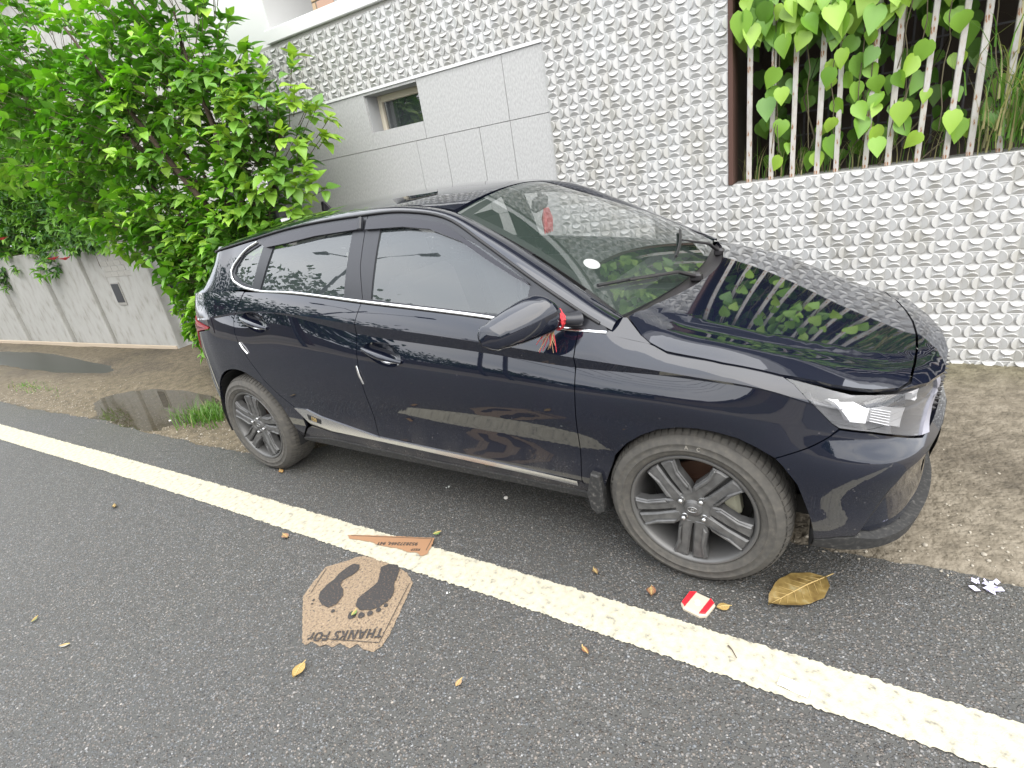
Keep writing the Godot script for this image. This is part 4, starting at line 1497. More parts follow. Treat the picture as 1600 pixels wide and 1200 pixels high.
const HC := [[-0.3, 0.99], [-0.1, 0.965], [0.1, 0.925], [0.3, 0.875], [0.5, 0.815], [0.645, 0.77], [0.71, 0.75], [0.765, 0.722]]
const HE := [[-0.3, 0.97, 0.66], [-0.25, 0.962, 0.7], [-0.17, 0.925, 0.795], [-0.075, 0.887, 0.832], [0.1, 0.858, 0.835], [0.262, 0.824, 0.822], [0.394, 0.789, 0.79], [0.5, 0.758, 0.73], [0.57, 0.745, 0.67], [0.64, 0.738, 0.6], [0.71, 0.732, 0.45], [0.765, 0.726, 0.05]]


const CREASE := [[-0.3, 0.50, 0.62], [-0.2, 0.56, 0.69], [-0.12, 0.60, 0.745], [0.0, 0.62, 0.765], [0.175, 0.625, 0.757], [0.37, 0.57, 0.69], [0.473, 0.52, 0.64], [0.59, 0.43, 0.56], [0.65, 0.34, 0.48], [0.77, 0.01, 0.03]]


func bonnet(q: Vector2) -> Vector3:
	var hc := crv(HC, q.x)[0]
	var e := crv(HE, q.x)
	# raised middle, a step down, a flatter wedge, then the rolled edge
	var c := crv(CREASE, q.x)
	var d := absf(q.y)
	var f := 0.21 * d * d / (c[0] * c[0])
	if d > c[0]: f = crv([[c[0], 0.21], [c[0] + 0.035, 0.39], [c[1], 0.53], [e[1], 1.0], [e[1] + 0.05, 1.3]], d)[0]
	var y := hc - (hc - e[0]) * f
	return Vector3(q.x, y, q.y)


const ROOF := [[-3.08, 1.34], [-2.9, 1.375], [-2.7, 1.405], [-2.3, 1.45], [-1.9, 1.472], [-1.5, 1.476], [-1.25, 1.462], [-1.03, 1.43], [-0.9, 1.38]]


func roof(q: Vector2) -> Vector3:
	var d := 0.045 + 0.02 * smoothstep(-1.35, -1.05, q.x)
	var u := absf(q.y) / 0.5
	return Vector3(q.x, crv(ROOF, q.x)[0] - d * u * u, q.y)


# windscreen: q.x across (-1 ... 1), q.y up (0 ... 1)
func screen(q: Vector2) -> Vector3:
	var b := Vector3(-0.185 - 0.085 * q.x * q.x, 0.958 + 0.008 * q.x * q.x, 0.70 * q.x)
	var h := Vector3(-1.03 - 0.042 * q.x * q.x, 1.428 - 0.066 * q.x * q.x, 0.503 * q.x)
	var p := b.lerp(h, q.y)
	return p + Vector3(0.5, 0.86, 0) * 0.034 * 4 * q.y * (1 - q.y) * (1 - 0.15 * q.x * q.x)


# A trimmed panel of a surface: the outline (already in the surface's own two numbers) is cut by a grid.
func panel(f: Callable, outline: PackedVector2Array, xs: PackedFloat32Array, ys: PackedFloat32Array, sgn: float, lift := 0.0, flange := 0.012, holes := [], e := Vector2(0.004, 0.03)) -> Geo:
	var g := Geo.new()
	var seg := []
	for lp in [outline] + holes:
		for k in lp.size(): seg.append([lp[k], lp[(k + 1) % lp.size()]])
	for j in ys.size() - 1:
		var inrow := []
		for s in seg:
			if maxf(s[0].y, s[1].y) >= ys[j] and minf(s[0].y, s[1].y) <= ys[j + 1]: inrow.append(s)
		for i in xs.size() - 1:
			var lo := Vector2(xs[i], ys[j])
			var hi := Vector2(xs[i + 1], ys[j + 1])
			var touched := false
			for s in inrow:
				if maxf(s[0].x, s[1].x) >= lo.x and minf(s[0].x, s[1].x) <= hi.x:
					touched = true
					break
			var box := PackedVector2Array([lo, Vector2(hi.x, lo.y), hi, Vector2(lo.x, hi.y)])
			var polys := []
			if touched:
				polys = Geometry2D.intersect_polygons(box, outline)
				for h in holes:
					var nx := []
					for q in polys: nx.append_array(Geometry2D.clip_polygons(q, h))
					polys = nx
			else:
				var mid := (lo + hi) / 2
				if Geometry2D.is_point_in_polygon(mid, outline):
					var in_hole := false
					for h in holes:
						if Geometry2D.is_point_in_polygon(mid, h): in_hole = true
					if not in_hole: polys = [box]
			for q in polys:
				if q.size() < 3 or Geometry2D.is_polygon_clockwise(q) and holes.size() and q.size() > 3 and false: continue
				var t := Geometry2D.triangulate_polygon(q)
				if t.is_empty(): continue
				var base := g.v.size()
				for c in q:
					var nn := pnormal(f, c, lo, hi, sgn, e)
					var p: Vector3 = f.call(c) + nn * lift
					g.vert(p, nn, Vector2((p.x + 4.2) / 6.0, 1.0 - p.y / 1.2))
				for k in t.size() / 3: g.tri_i(base + t[k * 3], base + t[k * 3 + 1], base + t[k * 3 + 2])
	if flange != 0.0:
		for lp in [outline] + holes:
			for k in lp.size():
				var a: Vector2 = lp[k]
				var b: Vector2 = lp[(k + 1) % lp.size()]
				var na := pnormal(f, a, a - e * 3, a + e * 3, sgn, e)
				var nb := pnormal(f, b, b - e * 3, b + e * 3, sgn, e)
				var pa: Vector3 = f.call(a) + na * lift
				var pb: Vector3 = f.call(b) + nb * lift
				if pa.distance_to(pb) < 1e-5: continue
				var s0 := g.v.size()
				g.quad(pa, pb, pb - nb * flange, pa - na * flange)
				for z in range(s0, g.v.size()): g.uv[z] = Vector2((pa.x + 4.2) / 6.0, 1.0 - pa.y / 1.2)
	return g


func pnormal(f: Callable, c: Vector2, lo: Vector2, hi: Vector2, sgn: float, e: Vector2) -> Vector3:
	var x0 := maxf(c.x - e.x, lo.x) if c.x - e.x < lo.x and c.x + e.x < hi.x else c.x - e.x
	var dx: Vector3 = f.call(Vector2(c.x + e.x, c.y)) - f.call(Vector2(x0, c.y))
	var dy: Vector3 = f.call(Vector2(c.x, minf(c.y + e.y, hi.y))) - f.call(Vector2(c.x, maxf(c.y - e.y, lo.y)))
	return dx.cross(dy).normalized() * sgn


func steps(a: float, b: float, d: float) -> PackedFloat32Array:
	var out := PackedFloat32Array()
	var n := maxi(1, int(ceil((b - a) / d)))
	for k in n + 1: out.append(lerpf(a, b, float(k) / n))
	return out


func t_lines(lo: float, hi: float) -> PackedFloat32Array:
	var out := PackedFloat32Array()
	var t := T0
	while t < 1.43:
		if t > lo - 0.08 and t < hi + 0.08: out.append(minf(t, 1.42))
		t += 0.02 if t > 0.2 or t < -2.7 else 0.035
	out.append(1.42)
	return out


func w_lines() -> PackedFloat32Array:
	var out := PackedFloat32Array()
	for j in 7:
		var n := 4 if j < 5 else (1 if j == 5 else 4)
		for k in n: out.append(j + float(k) / n)
	out.append(7.0)
	return out


# panel of the flank, its outline given as (t, y)
func flank(poly: Array, lift := 0.0, flange := 0.014, gap := 0.002, holes := []) -> Geo:
	var p := poly2(poly)
	if gap != 0.0: p = Geometry2D.offset_polygon(p, -gap)[0]
	p = densify(p, 0.02)
	var lo := 9.0
	var hi := -9.0
	var q := PackedVector2Array()
	for c in p:
		lo = minf(lo, c.x)
		hi = maxf(hi, c.x)
		q.append(w_of(Vector2(clampf(c.x, T0, 1.42), c.y)))
	var hs := []
	for h in holes:
		var hq := PackedVector2Array()
		for c in h: hq.append(w_of(c))
		hs.append(hq)
	return panel(side, q, t_lines(lo, hi), w_lines(), 1.0, lift, flange, hs)


func glasshouse(poly: Array, lift := 0.0, flange := 0.01, gap := 0.0015, holes := []) -> Geo:
	var p := poly2(poly)
	if gap != 0.0: p = Geometry2D.offset_polygon(p, -gap)[0]
	p = densify(p, 0.025)
	var lo := Vector2(9, 9)
	var hi := Vector2(-9, -9)
	for c in p:
		lo = lo.min(c)
		hi = hi.max(c)
	return panel(upper, p, t_lines(lo.x, hi.x), steps(lo.y - 0.01, hi.y + 0.01, 0.035), 1.0, lift, flange, holes, Vector2(0.006, 0.006))


# the far front corner of the car stands a little lower and further back: the verge gives way under that wheel
func settle(p: Vector3) -> Vector3:
	var k := clampf((p.x + 0.3) / 0.85, 0, 1)
	k = k * k * (3 - 2 * k) * (0.8 - p.z) / 1.6
	return p - Vector3(0.09, 0.06, 0) * k


func mirrored(g: Geo) -> Geo:
	var o := Geo.new()
	o.v = g.v.duplicate()
	o.n = g.n.duplicate()
	o.uv = g.uv.duplicate()
	o.c = g.c.duplicate()
	for k in o.v.size():
		o.v[k].z = -o.v[k].z
		o.n[k].z = -o.n[k].z
	o.idx = g.idx.duplicate()
	for k in o.idx.size() / 3:
		var a := o.idx[k * 3 + 1]
		o.idx[k * 3 + 1] = o.idx[k * 3 + 2]
		o.idx[k * 3 + 2] = a
	return o


var car: Node3D
const CAR_AT := Vector3(-1.29, 0, ZC)


func put(called: String, g: Geo, m: Material, parent: Node3D = null) -> MeshInstance3D:
	for k in g.v.size(): g.v[k] = settle(g.v[k])
	if parent == null or parent == car: return obj(called, g.mesh(), m, car, Vector3(1.29, 0, 0))
	return obj(called, g.mesh(), m, parent)


# the part on this side and its twin on the other
func pair(called: String, g: Geo, m: Material) -> MeshInstance3D:
	var tw := mirrored(g)
	var o := put(called, g, m)
	put(called, tw, m)
	return o


func arch(cx: float, cy: float, r: float, a0: float, a1: float, n := 20) -> Array:
	var out := []
	for k in n + 1:
		var a := deg_to_rad(lerpf(a0, a1, float(k) / n))
		out.append_array([cx + r * cos(a), cy + r * sin(a)])
	return out


func belt(t0: float, t1: float, n := 12, up := 0.0) -> Array:
	var out := []
	for k in n + 1:
		var t := lerpf(t0, t1, float(k) / n)
		out.append_array([t, y7(t) + up])
	return out


func ellipse(c: Vector2, a: float, b: float, turn: float, n := 28) -> PackedVector2Array:
	var out := PackedVector2Array()
	for k in n:
		var th := TAU * k / n
		out.append(c + Vector2(cos(th) * a, sin(th) * b * (1.0 + 0.25 * cos(th))).rotated(turn))
	return out


func on_side(t: float, y: float, lift := 0.0) -> Vector3:
	var q := w_of(Vector2(t, y))
	return side(q) + pnormal(side, q, q - Vector2(1, 0.1), q + Vector2(1, 0.1), 1.0, Vector2(0.004, 0.03)) * lift


func on_upper(t: float, y: float, lift := 0.0) -> Vector3:
	var q := Vector2(t, y)
	return upper(q) + pnormal(upper, q, q - Vector2.ONE, q + Vector2.ONE, 1.0, Vector2(0.006, 0.006)) * lift


# patch swept between two curves of points, bulging along a direction
func between(a: Array, b: Array, n: int, bulge: Callable) -> Geo:
	var g := Geo.new()
	var grid := []
	for k in a.size():
		var row := []
		for j in n + 1:
			var u := float(j) / n
			row.append(a[k].lerp(b[k], u) + bulge.call(float(k) / (a.size() - 1), u))
		grid.append(row)
	for k in a.size() - 1:
		for j in n:
			g.quad(grid[k][j], grid[k][j + 1], grid[k + 1][j + 1], grid[k + 1][j], Vector3(0.1, 1, 1))
	g.smooth()
	return g


# a smooth curve of count points through the given ones
func through(pts: Array, count: int) -> Array:
	var tab := []
	var s := 0.0
	for k in pts.size():
		if k: s += pts[k].distance_to(pts[k - 1])
		tab.append([s, pts[k].x, pts[k].y, pts[k].z])
	var out := []
	for k in count:
		var c := crv(tab, s * k / (count - 1.0))
		out.append(Vector3(c[0], c[1], c[2]))
	return out


func build_car() -> void:
	car_tables()
	car = thing("parked_car", "shiny black five-door hatchback parked beside the tiled wall", "car", CAR_AT)
	# wings, doors and quarters
	var f_arch := [-0.335, 0.30, -0.322, 0.345, -0.267, 0.49, -0.215, 0.552, -0.16, 0.595, -0.1, 0.627, -0.03, 0.645, 0.03, 0.649, 0.09, 0.642, 0.15, 0.628, 0.205, 0.602, 0.255, 0.572]
	pair("front_wing", flank([-0.405, 0.30] + f_arch + [0.30, 0.592, 0.345, 0.612, 0.40, 0.64, 0.438, 0.664, 0.41, 0.684, 0.365, 0.734, 0.305, 0.80, 0.268, 0.8225] + belt(0.26, -0.385, 26) + [-0.39, 0.867, -0.392, 0.72, -0.425, 0.345]), M.flank)
	var hole_f := ellipse(Vector2(-1.338, 0.838), 0.118, 0.05, -0.17)
	var hole_r := ellipse(Vector2(-2.262, 0.968), 0.115, 0.05, -0.17)
	pair("front_door", flank([-0.425, 0.338, -0.392, 0.72, -0.39, 0.867] + belt(-0.385, -1.452, 30) + [-1.487, 0.918, -1.499, 0.761, -1.53, 0.362], 0.0, 0.014, 0.002, [hole_f]), M.flank)
	var gap_r := [-2.13, 0.485, -2.22, 0.55, -2.31, 0.632, -2.395, 0.76, -2.437, 0.833, -2.458, 0.905, -2.45, 0.978, -2.395, 1.03, -2.345, 1.112]
	var gap_back := []
	for k in range(gap_r.size() / 2 - 1, -1, -1): gap_back.append_array([gap_r[k * 2], gap_r[k * 2 + 1]])
	pair("rear_door", flank([-1.53, 0.362, -1.499, 0.761, -1.487, 0.918] + belt(-1.452, -2.33, 24) + gap_back + [-2.09, 0.43, -2.05, 0.385, -1.9, 0.358], 0.0, 0.014, 0.002, [hole_r]), M.flank)
	var r_arch := arch(-2.575, 0.318, 0.362, -8, 148, 30)
	pair("quarter_panel", flank(belt(-3.29, -2.345, 20, 0.003) + [-2.395, 1.03, -2.45, 0.978, -2.458, 0.905, -2.437, 0.833, -2.395, 0.76, -2.31, 0.632, -2.22, 0.55, -2.13, 0.485, -2.09, 0.43, -2.10, 0.36, -2.18, 0.285] + r_arch + [-2.865, 0.62, -2.9, 0.72, -2.99, 0.775, -2.96, 0.82, -2.93, 0.886, -2.73, 0.913, -2.715, 0.928, -2.9, 0.957, -3.1, 0.992, -3.29, 0.99]), M.flank)
	pair("sill", flank([-2.19, 0.26, -0.345, 0.255, -0.345, 0.30, -0.405, 0.305, -0.43, 0.332, -1.53, 0.356, -1.9, 0.352, -2.05, 0.372, -2.10, 0.35, -2.18, 0.28], -0.004), M.flank)
	pair("sill_skirt", flank([-2.2, 0.246, -0.34, 0.246, -0.34, 0.28, -1.3, 0.283, -1.95, 0.30, -2.2, 0.266], 0.004, 0.02, 0.0), M.scuffed)
	# bumpers
	var crease := [1.42, 0.535, 1.0, 0.535, 0.8, 0.522, 0.66, 0.5, 0.605, 0.436, 0.566, 0.366, 0.508, 0.287]
	var back_arch := [0.375, 0.275, 0.366, 0.335, 0.352, 0.385, 0.318, 0.485, 0.278, 0.545, 0.255, 0.572]
	pair("front_bumper", flank(back_arch + [0.30, 0.592, 0.345, 0.612, 0.40, 0.64, 0.438, 0.660, 0.56, 0.63, 0.8, 0.56, 1.0, 0.572, 1.42, 0.575] + crease + [0.45, 0.289], 0.0, 0.03), M.flank)
	pair("bumper_corner", flank([0.66, 0.498, 0.8, 0.518, 1.0, 0.532, 1.42, 0.532, 1.42, 0.237, 0.92, 0.237, 0.6, 0.26, 0.512, 0.288, 0.57, 0.366, 0.609, 0.436], -0.03, 0.0, 0.0), M.paint)
	var tr := Geo.new()
	var tp := []
	for q in [[1.42, 0.533], [1.2, 0.533], [1.0, 0.533], [0.8, 0.52], [0.662, 0.498], [0.607, 0.436], [0.568, 0.366], [0.51, 0.287]]: tp.append(on_side(q[0], q[1], -0.006))
	tr.tube(tp, 0.006, 6)
	pair("intake_edge", tr, M.rubber_trim)
	pair("lower_lip", flank([0.372, 0.24, 0.375, 0.273, 0.45, 0.286, 0.508, 0.284, 0.6, 0.257, 0.92, 0.234, 1.42, 0.234, 1.42, 0.186, 0.92, 0.186, 0.57, 0.213], 0.002, 0.05), M.scuffed)
	pair("rear_bumper", flank(arch(-2.575, 0.318, 0.362, 150, 190, 10) + [-3.9, 0.265, -3.9, 0.72, -3.3, 0.765, -3.06, 0.77, -2.99, 0.772, -2.9, 0.717, -2.865, 0.617]), M.flank)
	pair("tailgate", flank([-3.31, 0.775, -3.9, 0.73, -3.9, 1.075, -3.31, 1.09]), M.flank)
	# bonnet and nose
	var hb := []
	for k in 25:
		var s := lerpf(-0.697, 0.697, k / 24.0)
		hb.append_array([-0.1 - 0.30 * s * s, s])
	var er := [-0.17, 0.787, -0.13, 0.813, -0.075, 0.829, 0.1, 0.832, 0.262, 0.819, 0.394, 0.786, 0.45, 0.758, 0.5, 0.726, 0.567, 0.668, 0.595, 0.62, 0.62, 0.48, 0.64, 0.34, 0.657, 0.17, 0.663, 0.0]
	var el := []
	for k in range(er.size() / 2 - 2, -1, -1): el.append_array([er[k * 2], -er[k * 2 + 1]])
	var hood_poly := Geometry2D.offset_polygon(densify(poly2(hb + er + el), 0.03), -0.002)[0]
	put("bonnet", panel(bonnet, hood_poly, steps(-0.27, 0.68, 0.028), steps(-0.84, 0.84, 0.028), -1.0, 0.0, 0.014, [], Vector2(0.004, 0.004)), M.paint)
	var nr := [0.57, 0.672, 0.6, 0.622, 0.624, 0.482, 0.645, 0.341, 0.662, 0.17, 0.668, 0.0, 0.662, -0.17, 0.645, -0.341, 0.624, -0.482, 0.6, -0.622, 0.57, -0.672, 0.645, -0.585, 0.70, -0.47, 0.745, -0.22, 0.758, 0.0, 0.745, 0.22, 0.70, 0.47, 0.645, 0.585]
	put("nose_panel", panel(bonnet, densify(poly2(nr), 0.03), steps(0.55, 0.77, 0.02), steps(-0.7, 0.7, 0.03), -1.0, 0.0, 0.014, [], Vector2(0.004, 0.004)), M.paint)
	var cc := Geo.new()
	var cp := [on_side(-0.3, y7(-0.3)), on_side(-0.17, y7(-0.17)), on_side(-0.128, y7(-0.128)), Vector3(-0.172, 0.924, 0.783), Vector3(-0.247, 0.961, 0.703), Vector3(-0.268, 0.962, 0.705), Vector3(-0.29, 0.952, 0.79)]
	for k in range(1, cp.size() - 1): cc.tri(cp[0], cp[k], cp[k + 1], Vector3(0.1, 1, 0.4))
	for k in cc.n.size(): cc.n[k] = Vector3(0.15, 0.66, 0.72).normalized()
	pair("wing_top", cc, M.paint)
	# roof, rails and pillars
	var d_curve := through([Vector3(-0.268, 0.945, 0), Vector3(-0.31, 0.966, 0), Vector3(-0.57, 1.104, 0), Vector3(-0.82, 1.248, 0), Vector3(-1.03, 1.356, 0), Vector3(-1.27, 1.402, 0), Vector3(-1.57, 1.41, 0), Vector3(-2.03, 1.396, 0), Vector3(-2.38, 1.36, 0), Vector3(-2.6, 1.335, 0), Vector3(-2.85, 1.295, 0), Vector3(-3.05, 1.245, 0)], 60)
	var ra := []
	for q in d_curve: ra.append(on_upper(q.x, q.y, 0.004))
	var r_curve := through([Vector3(-0.262, 0.964, 0.703), Vector3(-0.31, 0.99, 0.695), Vector3(-0.58, 1.142, 0.625), Vector3(-0.84, 1.275, 0.56), Vector3(-1.07, 1.37, 0.512), Vector3(-1.3, 1.416, 0.508), Vector3(-1.6, 1.436, 0.512), Vector3(-2.05, 1.42, 0.505), Vector3(-2.4, 1.394, 0.49), Vector3(-2.62, 1.37, 0.478), Vector3(-2.87, 1.338, 0.465), Vector3(-3.06, 1.305, 0.455)], 60)
	pair("roof_rail", between(ra, r_curve, 8, func(_k, u): return Vector3(0.15, 0.75, 0.75).normalized() * 0.075 * u * (1 - u)), M.paint)
	var rp := []
	for k in 17:
		var s := lerpf(-0.497, 0.497, k / 16.0)
		rp.append_array([-1.036 - 0.17 * s * s, s])
	for q in r_curve.slice(24): rp.append_array([q.x, q.z - 0.009])
	for k in range(r_curve.size() - 1, 23, -1): rp.append_array([r_curve[k].x, -r_curve[k].z + 0.009])
	put("roof", panel(roof, densify(poly2(rp), 0.04), steps(-3.1, -1.02, 0.045), steps(-0.52, 0.52, 0.045), -1.0, 0.0, 0.02, [], Vector2(0.006, 0.006)), M.paint)
	put("headlining", panel(roof, densify(poly2([-1.12, -0.46, -1.12, 0.46, -2.9, 0.42, -2.9, -0.42]), 0.08), steps(-3.0, -1.1, 0.1), steps(-0.5, 0.5, 0.1), -1.0, -0.035, 0.0, [], Vector2(0.006, 0.006)), M.lining)
	var seal := Geo.new()
	seal.tube(ra.slice(1), 0.0065, 6)
	pair("door_seal", seal, M.rubber_trim)
	var ditch := Geo.new()
	var dpts := []
	for q in r_curve.slice(23): dpts.append(q + Vector3(0, -0.010, -0.005))
	ditch.tube(dpts, 0.008, 5)
	pair("roof_gutter", ditch, M.rubber_trim)
	pair("rear_pillar", glasshouse([-2.345, 1.126, -2.42, 1.142, -2.505, 1.192, -2.512, 1.225, -2.47, 1.275, -2.40, 1.325, -2.28, 1.36, -2.38, 1.352, -2.6, 1.33, -2.85, 1.29, -3.05, 1.24, -3.2, 1.14, -3.285, 1.09, -3.2, 1.0945, -3.0, 1.1045, -2.8, 1.114, -2.62, 1.118, -2.5, 1.119], 0.0, 0.01, 0.0), M.paint)
	pair("rear_glass", glasshouse([-3.215, 1.11, -3.075, 1.235, -3.4, 1.27, -3.9, 1.275, -3.9, 1.08, -3.3, 1.085]), M.visor)
	var sp := Geo.new()
	sp.cbox(Vector3(-3.12, 1.27, -0.44), Vector3(-2.95, 1.325, 0.44), 0.02)
	put("spoiler", sp, M.paint)
	# side windows: dark frames, glass, rain guards, bright strip
	var gf := densify(poly2([-1.405, 1.064, -0.615, 0.986, -0.6, 1.10, -0.7, 1.163, -0.86, 1.25, -1.03, 1.325, -1.2, 1.358, -1.395, 1.368]), 0.03)
	var gr := densify(poly2([-2.222, 1.122, -1.58, 1.077, -1.567, 1.372, -1.9, 1.366, -2.135, 1.335]), 0.03)
	var gq := densify(poly2([-2.292, 1.138, -2.40, 1.162, -2.465, 1.205, -2.455, 1.235, -2.395, 1.295, -2.26, 1.338, -2.225, 1.335]), 0.03)
	pair("front_window_frame", glasshouse([-0.272, 0.936, -0.46, 0.944, -0.81, 0.986, -1.452, 1.047, -1.487, 1.2, -1.49, 1.418, -1.27, 1.41, -1.02, 1.362, -0.81, 1.252, -0.56, 1.106, -0.295, 0.962], 0.0, 0.01, 0.002, [gf]), M.pillar)
	pair("rear_window_frame", glasshouse([-1.452, 1.048, -1.95, 1.094, -2.3, 1.114, -2.41, 1.14, -2.495, 1.192, -2.5, 1.222, -2.46, 1.272, -2.395, 1.32, -2.27, 1.372, -2.03, 1.402, -1.57, 1.417, -1.49, 1.418, -1.487, 1.2], 0.0, 0.01, 0.002, [gr, gq]), M.pillar)
	for w in [[gf, "front_window"], [gr, "rear_window"], [gq, "quarter_window"]]:
		var big := Geometry2D.offset_polygon(w[0], 0.008)[0]
		var lo := Vector2(9, 9)
		var hi := Vector2(-9, -9)
		for c in big:
			lo = lo.min(c)
			hi = hi.max(c)
		pair(w[1], panel(upper, big, steps(lo.x - 0.01, hi.x + 0.01, 0.05), steps(lo.y - 0.01, hi.y + 0.01, 0.04), 1.0, -0.006, 0.0, [], Vector2(0.008, 0.008)), M.glass)
		car.get_child(-1).material_override = M.far_glass
	pair("rain_guard", glasshouse([-1.476, 1.386, -1.27, 1.379, -1.04, 1.336, -0.83, 1.228, -0.605, 1.103, -0.598, 1.094, -0.66, 1.122, -0.80, 1.192, -0.93, 1.262, -1.10, 1.318, -1.25, 1.338, -1.476, 1.345], 0.016, 0.014, 0.0), M.visor)
	pair("rain_guard", glasshouse([-1.505, 1.387, -2.02, 1.371, -2.18, 1.352, -2.225, 1.33, -2.18, 1.316, -2.02, 1.325, -1.8, 1.343, -1.505, 1.35], 0.016, 0.014, 0.0), M.visor)
	for e in [-1.49]:
		var cl := Geo.new()
		cl.cbox(Vector3(-0.012, -0.03, -0.004), Vector3(0.012, 0.03, 0.02), 0.005, Transform3D(Basis.from_euler(Vector3(-0.45, 0, 0.05)), on_upper(-1.512, 1.372, 0.006)))
		pair("guard_clip", cl, M.pillar)
	var strip := []
	for q in through([Vector3(-0.285, 0.937, 0), Vector3(-0.46, 0.95, 0), Vector3(-0.81, 0.993, 0), Vector3(-1.47, 1.056, 0), Vector3(-1.95, 1.101, 0), Vector3(-2.27, 1.12, 0), Vector3(-2.4, 1.145, 0), Vector3(-2.488, 1.193, 0), Vector3(-2.494, 1.222, 0), Vector3(-2.45, 1.268, 0), Vector3(-2.375, 1.318, 0), Vector3(-2.28, 1.35, 0)], 70): strip.append(on_upper(q.x, q.y, 0.006))
	var ch := Geo.new()
	ch.tube(strip, 0.0075, 8, 0.6, Vector3(0.0, 0.9, -0.4))
	pair("window_strip", ch, M.chrome)
	# windscreen
	var sx := steps(-1.0, 1.0, 0.08)
	put("windscreen", panel(screen, PackedVector2Array([Vector2(-0.995, 0.0), Vector2(0.995, 0.0), Vector2(0.995, 0.995), Vector2(-0.995, 0.995)]), sx, steps(0, 1, 0.05), -1.0, 0.002, 0.0, [], Vector2(0.01, 0.01)), M.windscreen)
	var fr := densify(PackedVector2Array([Vector2(-0.985, 0.008), Vector2(0.985, 0.008), Vector2(0.985, 0.985), Vector2(-0.985, 0.985)]), 0.08)
	var inner := densify(PackedVector2Array([Vector2(-0.925, 0.07), Vector2(0.925, 0.07), Vector2(0.91, 0.93), Vector2(0.3, 0.955), Vector2(-0.3, 0.955), Vector2(-0.91, 0.93)]), 0.08)
	put("windscreen_border", panel(screen, fr, sx, steps(0, 1, 0.05), -1.0, -0.005, 0.0, [inner], Vector2(0.01, 0.01)), M.rubber_trim)
	windscreen_bits()
	# trim
	var bl := Geo.new()
	var blade := densify(poly2([-2.13, 0.482, -2.03, 0.482, -1.93, 0.448, -1.54, 0.378, -0.445, 0.336, -0.445, 0.313, -1.54, 0.355, -1.87, 0.366, -2.05, 0.40]), 0.04)
	var bq := PackedVector2Array()
	for c in blade: bq.append(w_of(c))
	bl = panel(side, bq, t_lines(-2.2, -0.4), w_lines(), 1.0, 0.005, 0.006)
	pair("door_strip", bl, M.satin)
	badge()
	for h in [[Vector2(-1.338, 0.838), 0.118], [Vector2(-2.262, 0.968), 0.115]]: door_handle(h[0], h[1])
	for c in [[-1.507, 0.775, -1.491, 0.685], [-2.425, 0.85, -2.375, 0.79]]:
		var gc := Geo.new()
		gc.tube([on_side(c[0], c[1], 0.003), on_side((c[0] + c[2]) / 2, (c[1] + c[3]) / 2, 0.006), on_side(c[2], c[3], 0.003)], [0.006, 0.007, 0.006], 6)
		pair("edge_guard", gc, M.chrome)
	headlights()
	door_mirrors()
	pair("tail_light", flank([-3.29, 0.987, -3.1, 0.99, -2.9, 0.954, -2.72, 0.927, -2.735, 0.916, -2.935, 0.89, -2.965, 0.82, -2.992, 0.777, -3.06, 0.775, -3.12, 0.87, -3.29, 0.87], 0.006, 0.02, 0.001), M.tail)
	pair("tail_light_band", flank([-3.12, 0.945, -2.95, 0.932, -2.78, 0.922, -2.95, 0.905, -3.12, 0.91], 0.0095, 0.004, 0.0), M.tail_dark)
	var fin := Geo.new()
	fin.prism(poly2([0.0, 0.0, 0.02, 0.02, 0.055, 0.058, 0.075, 0.068, 0.085, 0.06, 0.10, 0.0]), -0.012, 0.012, 0.006, Transform3D(Basis(Vector3(-1, 0, 0), Vector3.UP, Vector3(0, 0, -1)), Vector3(-2.42, 1.428, 0)))
	put("aerial_fin", fin, M.plastic)
	for x in [0.0, -2.58]:
		wheel(x, 1.0, 0.0 if x == 0.0 else 0.5)
		wheel(x, -1.0, 0.3)
	underside()
	cabin()
	# a second door mirror and the rest of the front are mirrored above; the thread tied to the near mirror is its own thing
	mirror_thread()


func windscreen_bits() -> void:
	var cw := Geo.new()
	var a := []
	var b := []
	for k in 25:
		var s := lerpf(-0.69, 0.69, k / 24.0)
		a.append(Vector3(-0.188 - 0.177 * s * s, 0.952, s))
		b.append(Vector3(-0.104 - 0.30 * s * s, 0.951, s))
	cw = between(a, b, 3, func(_k, u): return Vector3(0, -0.012 * sin(u * PI), 0))
	put("cowl", cw, M.plastic)
	for w in [[Vector3(-0.15, 0.965, 0.12), 0.28, 0.62, 0.05], [Vector3(-0.17, 0.962, -0.42), 0.02, -0.42, 0.08]]:
		var g := Geo.new()
		var p0: Vector3 = w[0]
		var tip: Vector3 = screen(Vector2((w[1] + w[2]) * 0.5 / 0.62, w[3] + 0.07)) + Vector3(0.012, 0.02, 0)
		g.tube([p0, p0.lerp(tip, 0.3) + Vector3(0, 0.022, 0), tip], [0.016, 0.012, 0.007], 8, 0.6)
		g.cbox(p0 - Vector3(0.025, 0.02, 0.022), p0 + Vector3(0.025, 0.016, 0.022), 0.008)
		var o := put("wiper", g, M.plastic)
		var gb := Geo.new()
		var bp := []
		for k in 7: bp.append(screen(Vector2(lerpf(w[1], w[2], k / 6.0) / 0.66, w[3] + 0.03 + 0.09 * k / 6.0)) + Vector3(0.007, 0.012, 0))
		gb.tube(bp, 0.007, 6)
		put("blade", gb, M.rubber_trim, o)
	var st := Geo.new()
	var q0 := Vector2(0.74, 0.30)
	var pts := []
	for k in 24:
		var th := TAU * k / 24
		pts.append(q0 + Vector2(cos(th) * 0.06, sin(th) * 0.036))
	st = panel(screen, PackedVector2Array(pts), steps(0.6, 0.9, 0.3), steps(0.2, 0.4, 0.2), -1.0, -0.004, 0.0, [], Vector2(0.01, 0.01))
	put("windscreen_sticker", st, M.paper)


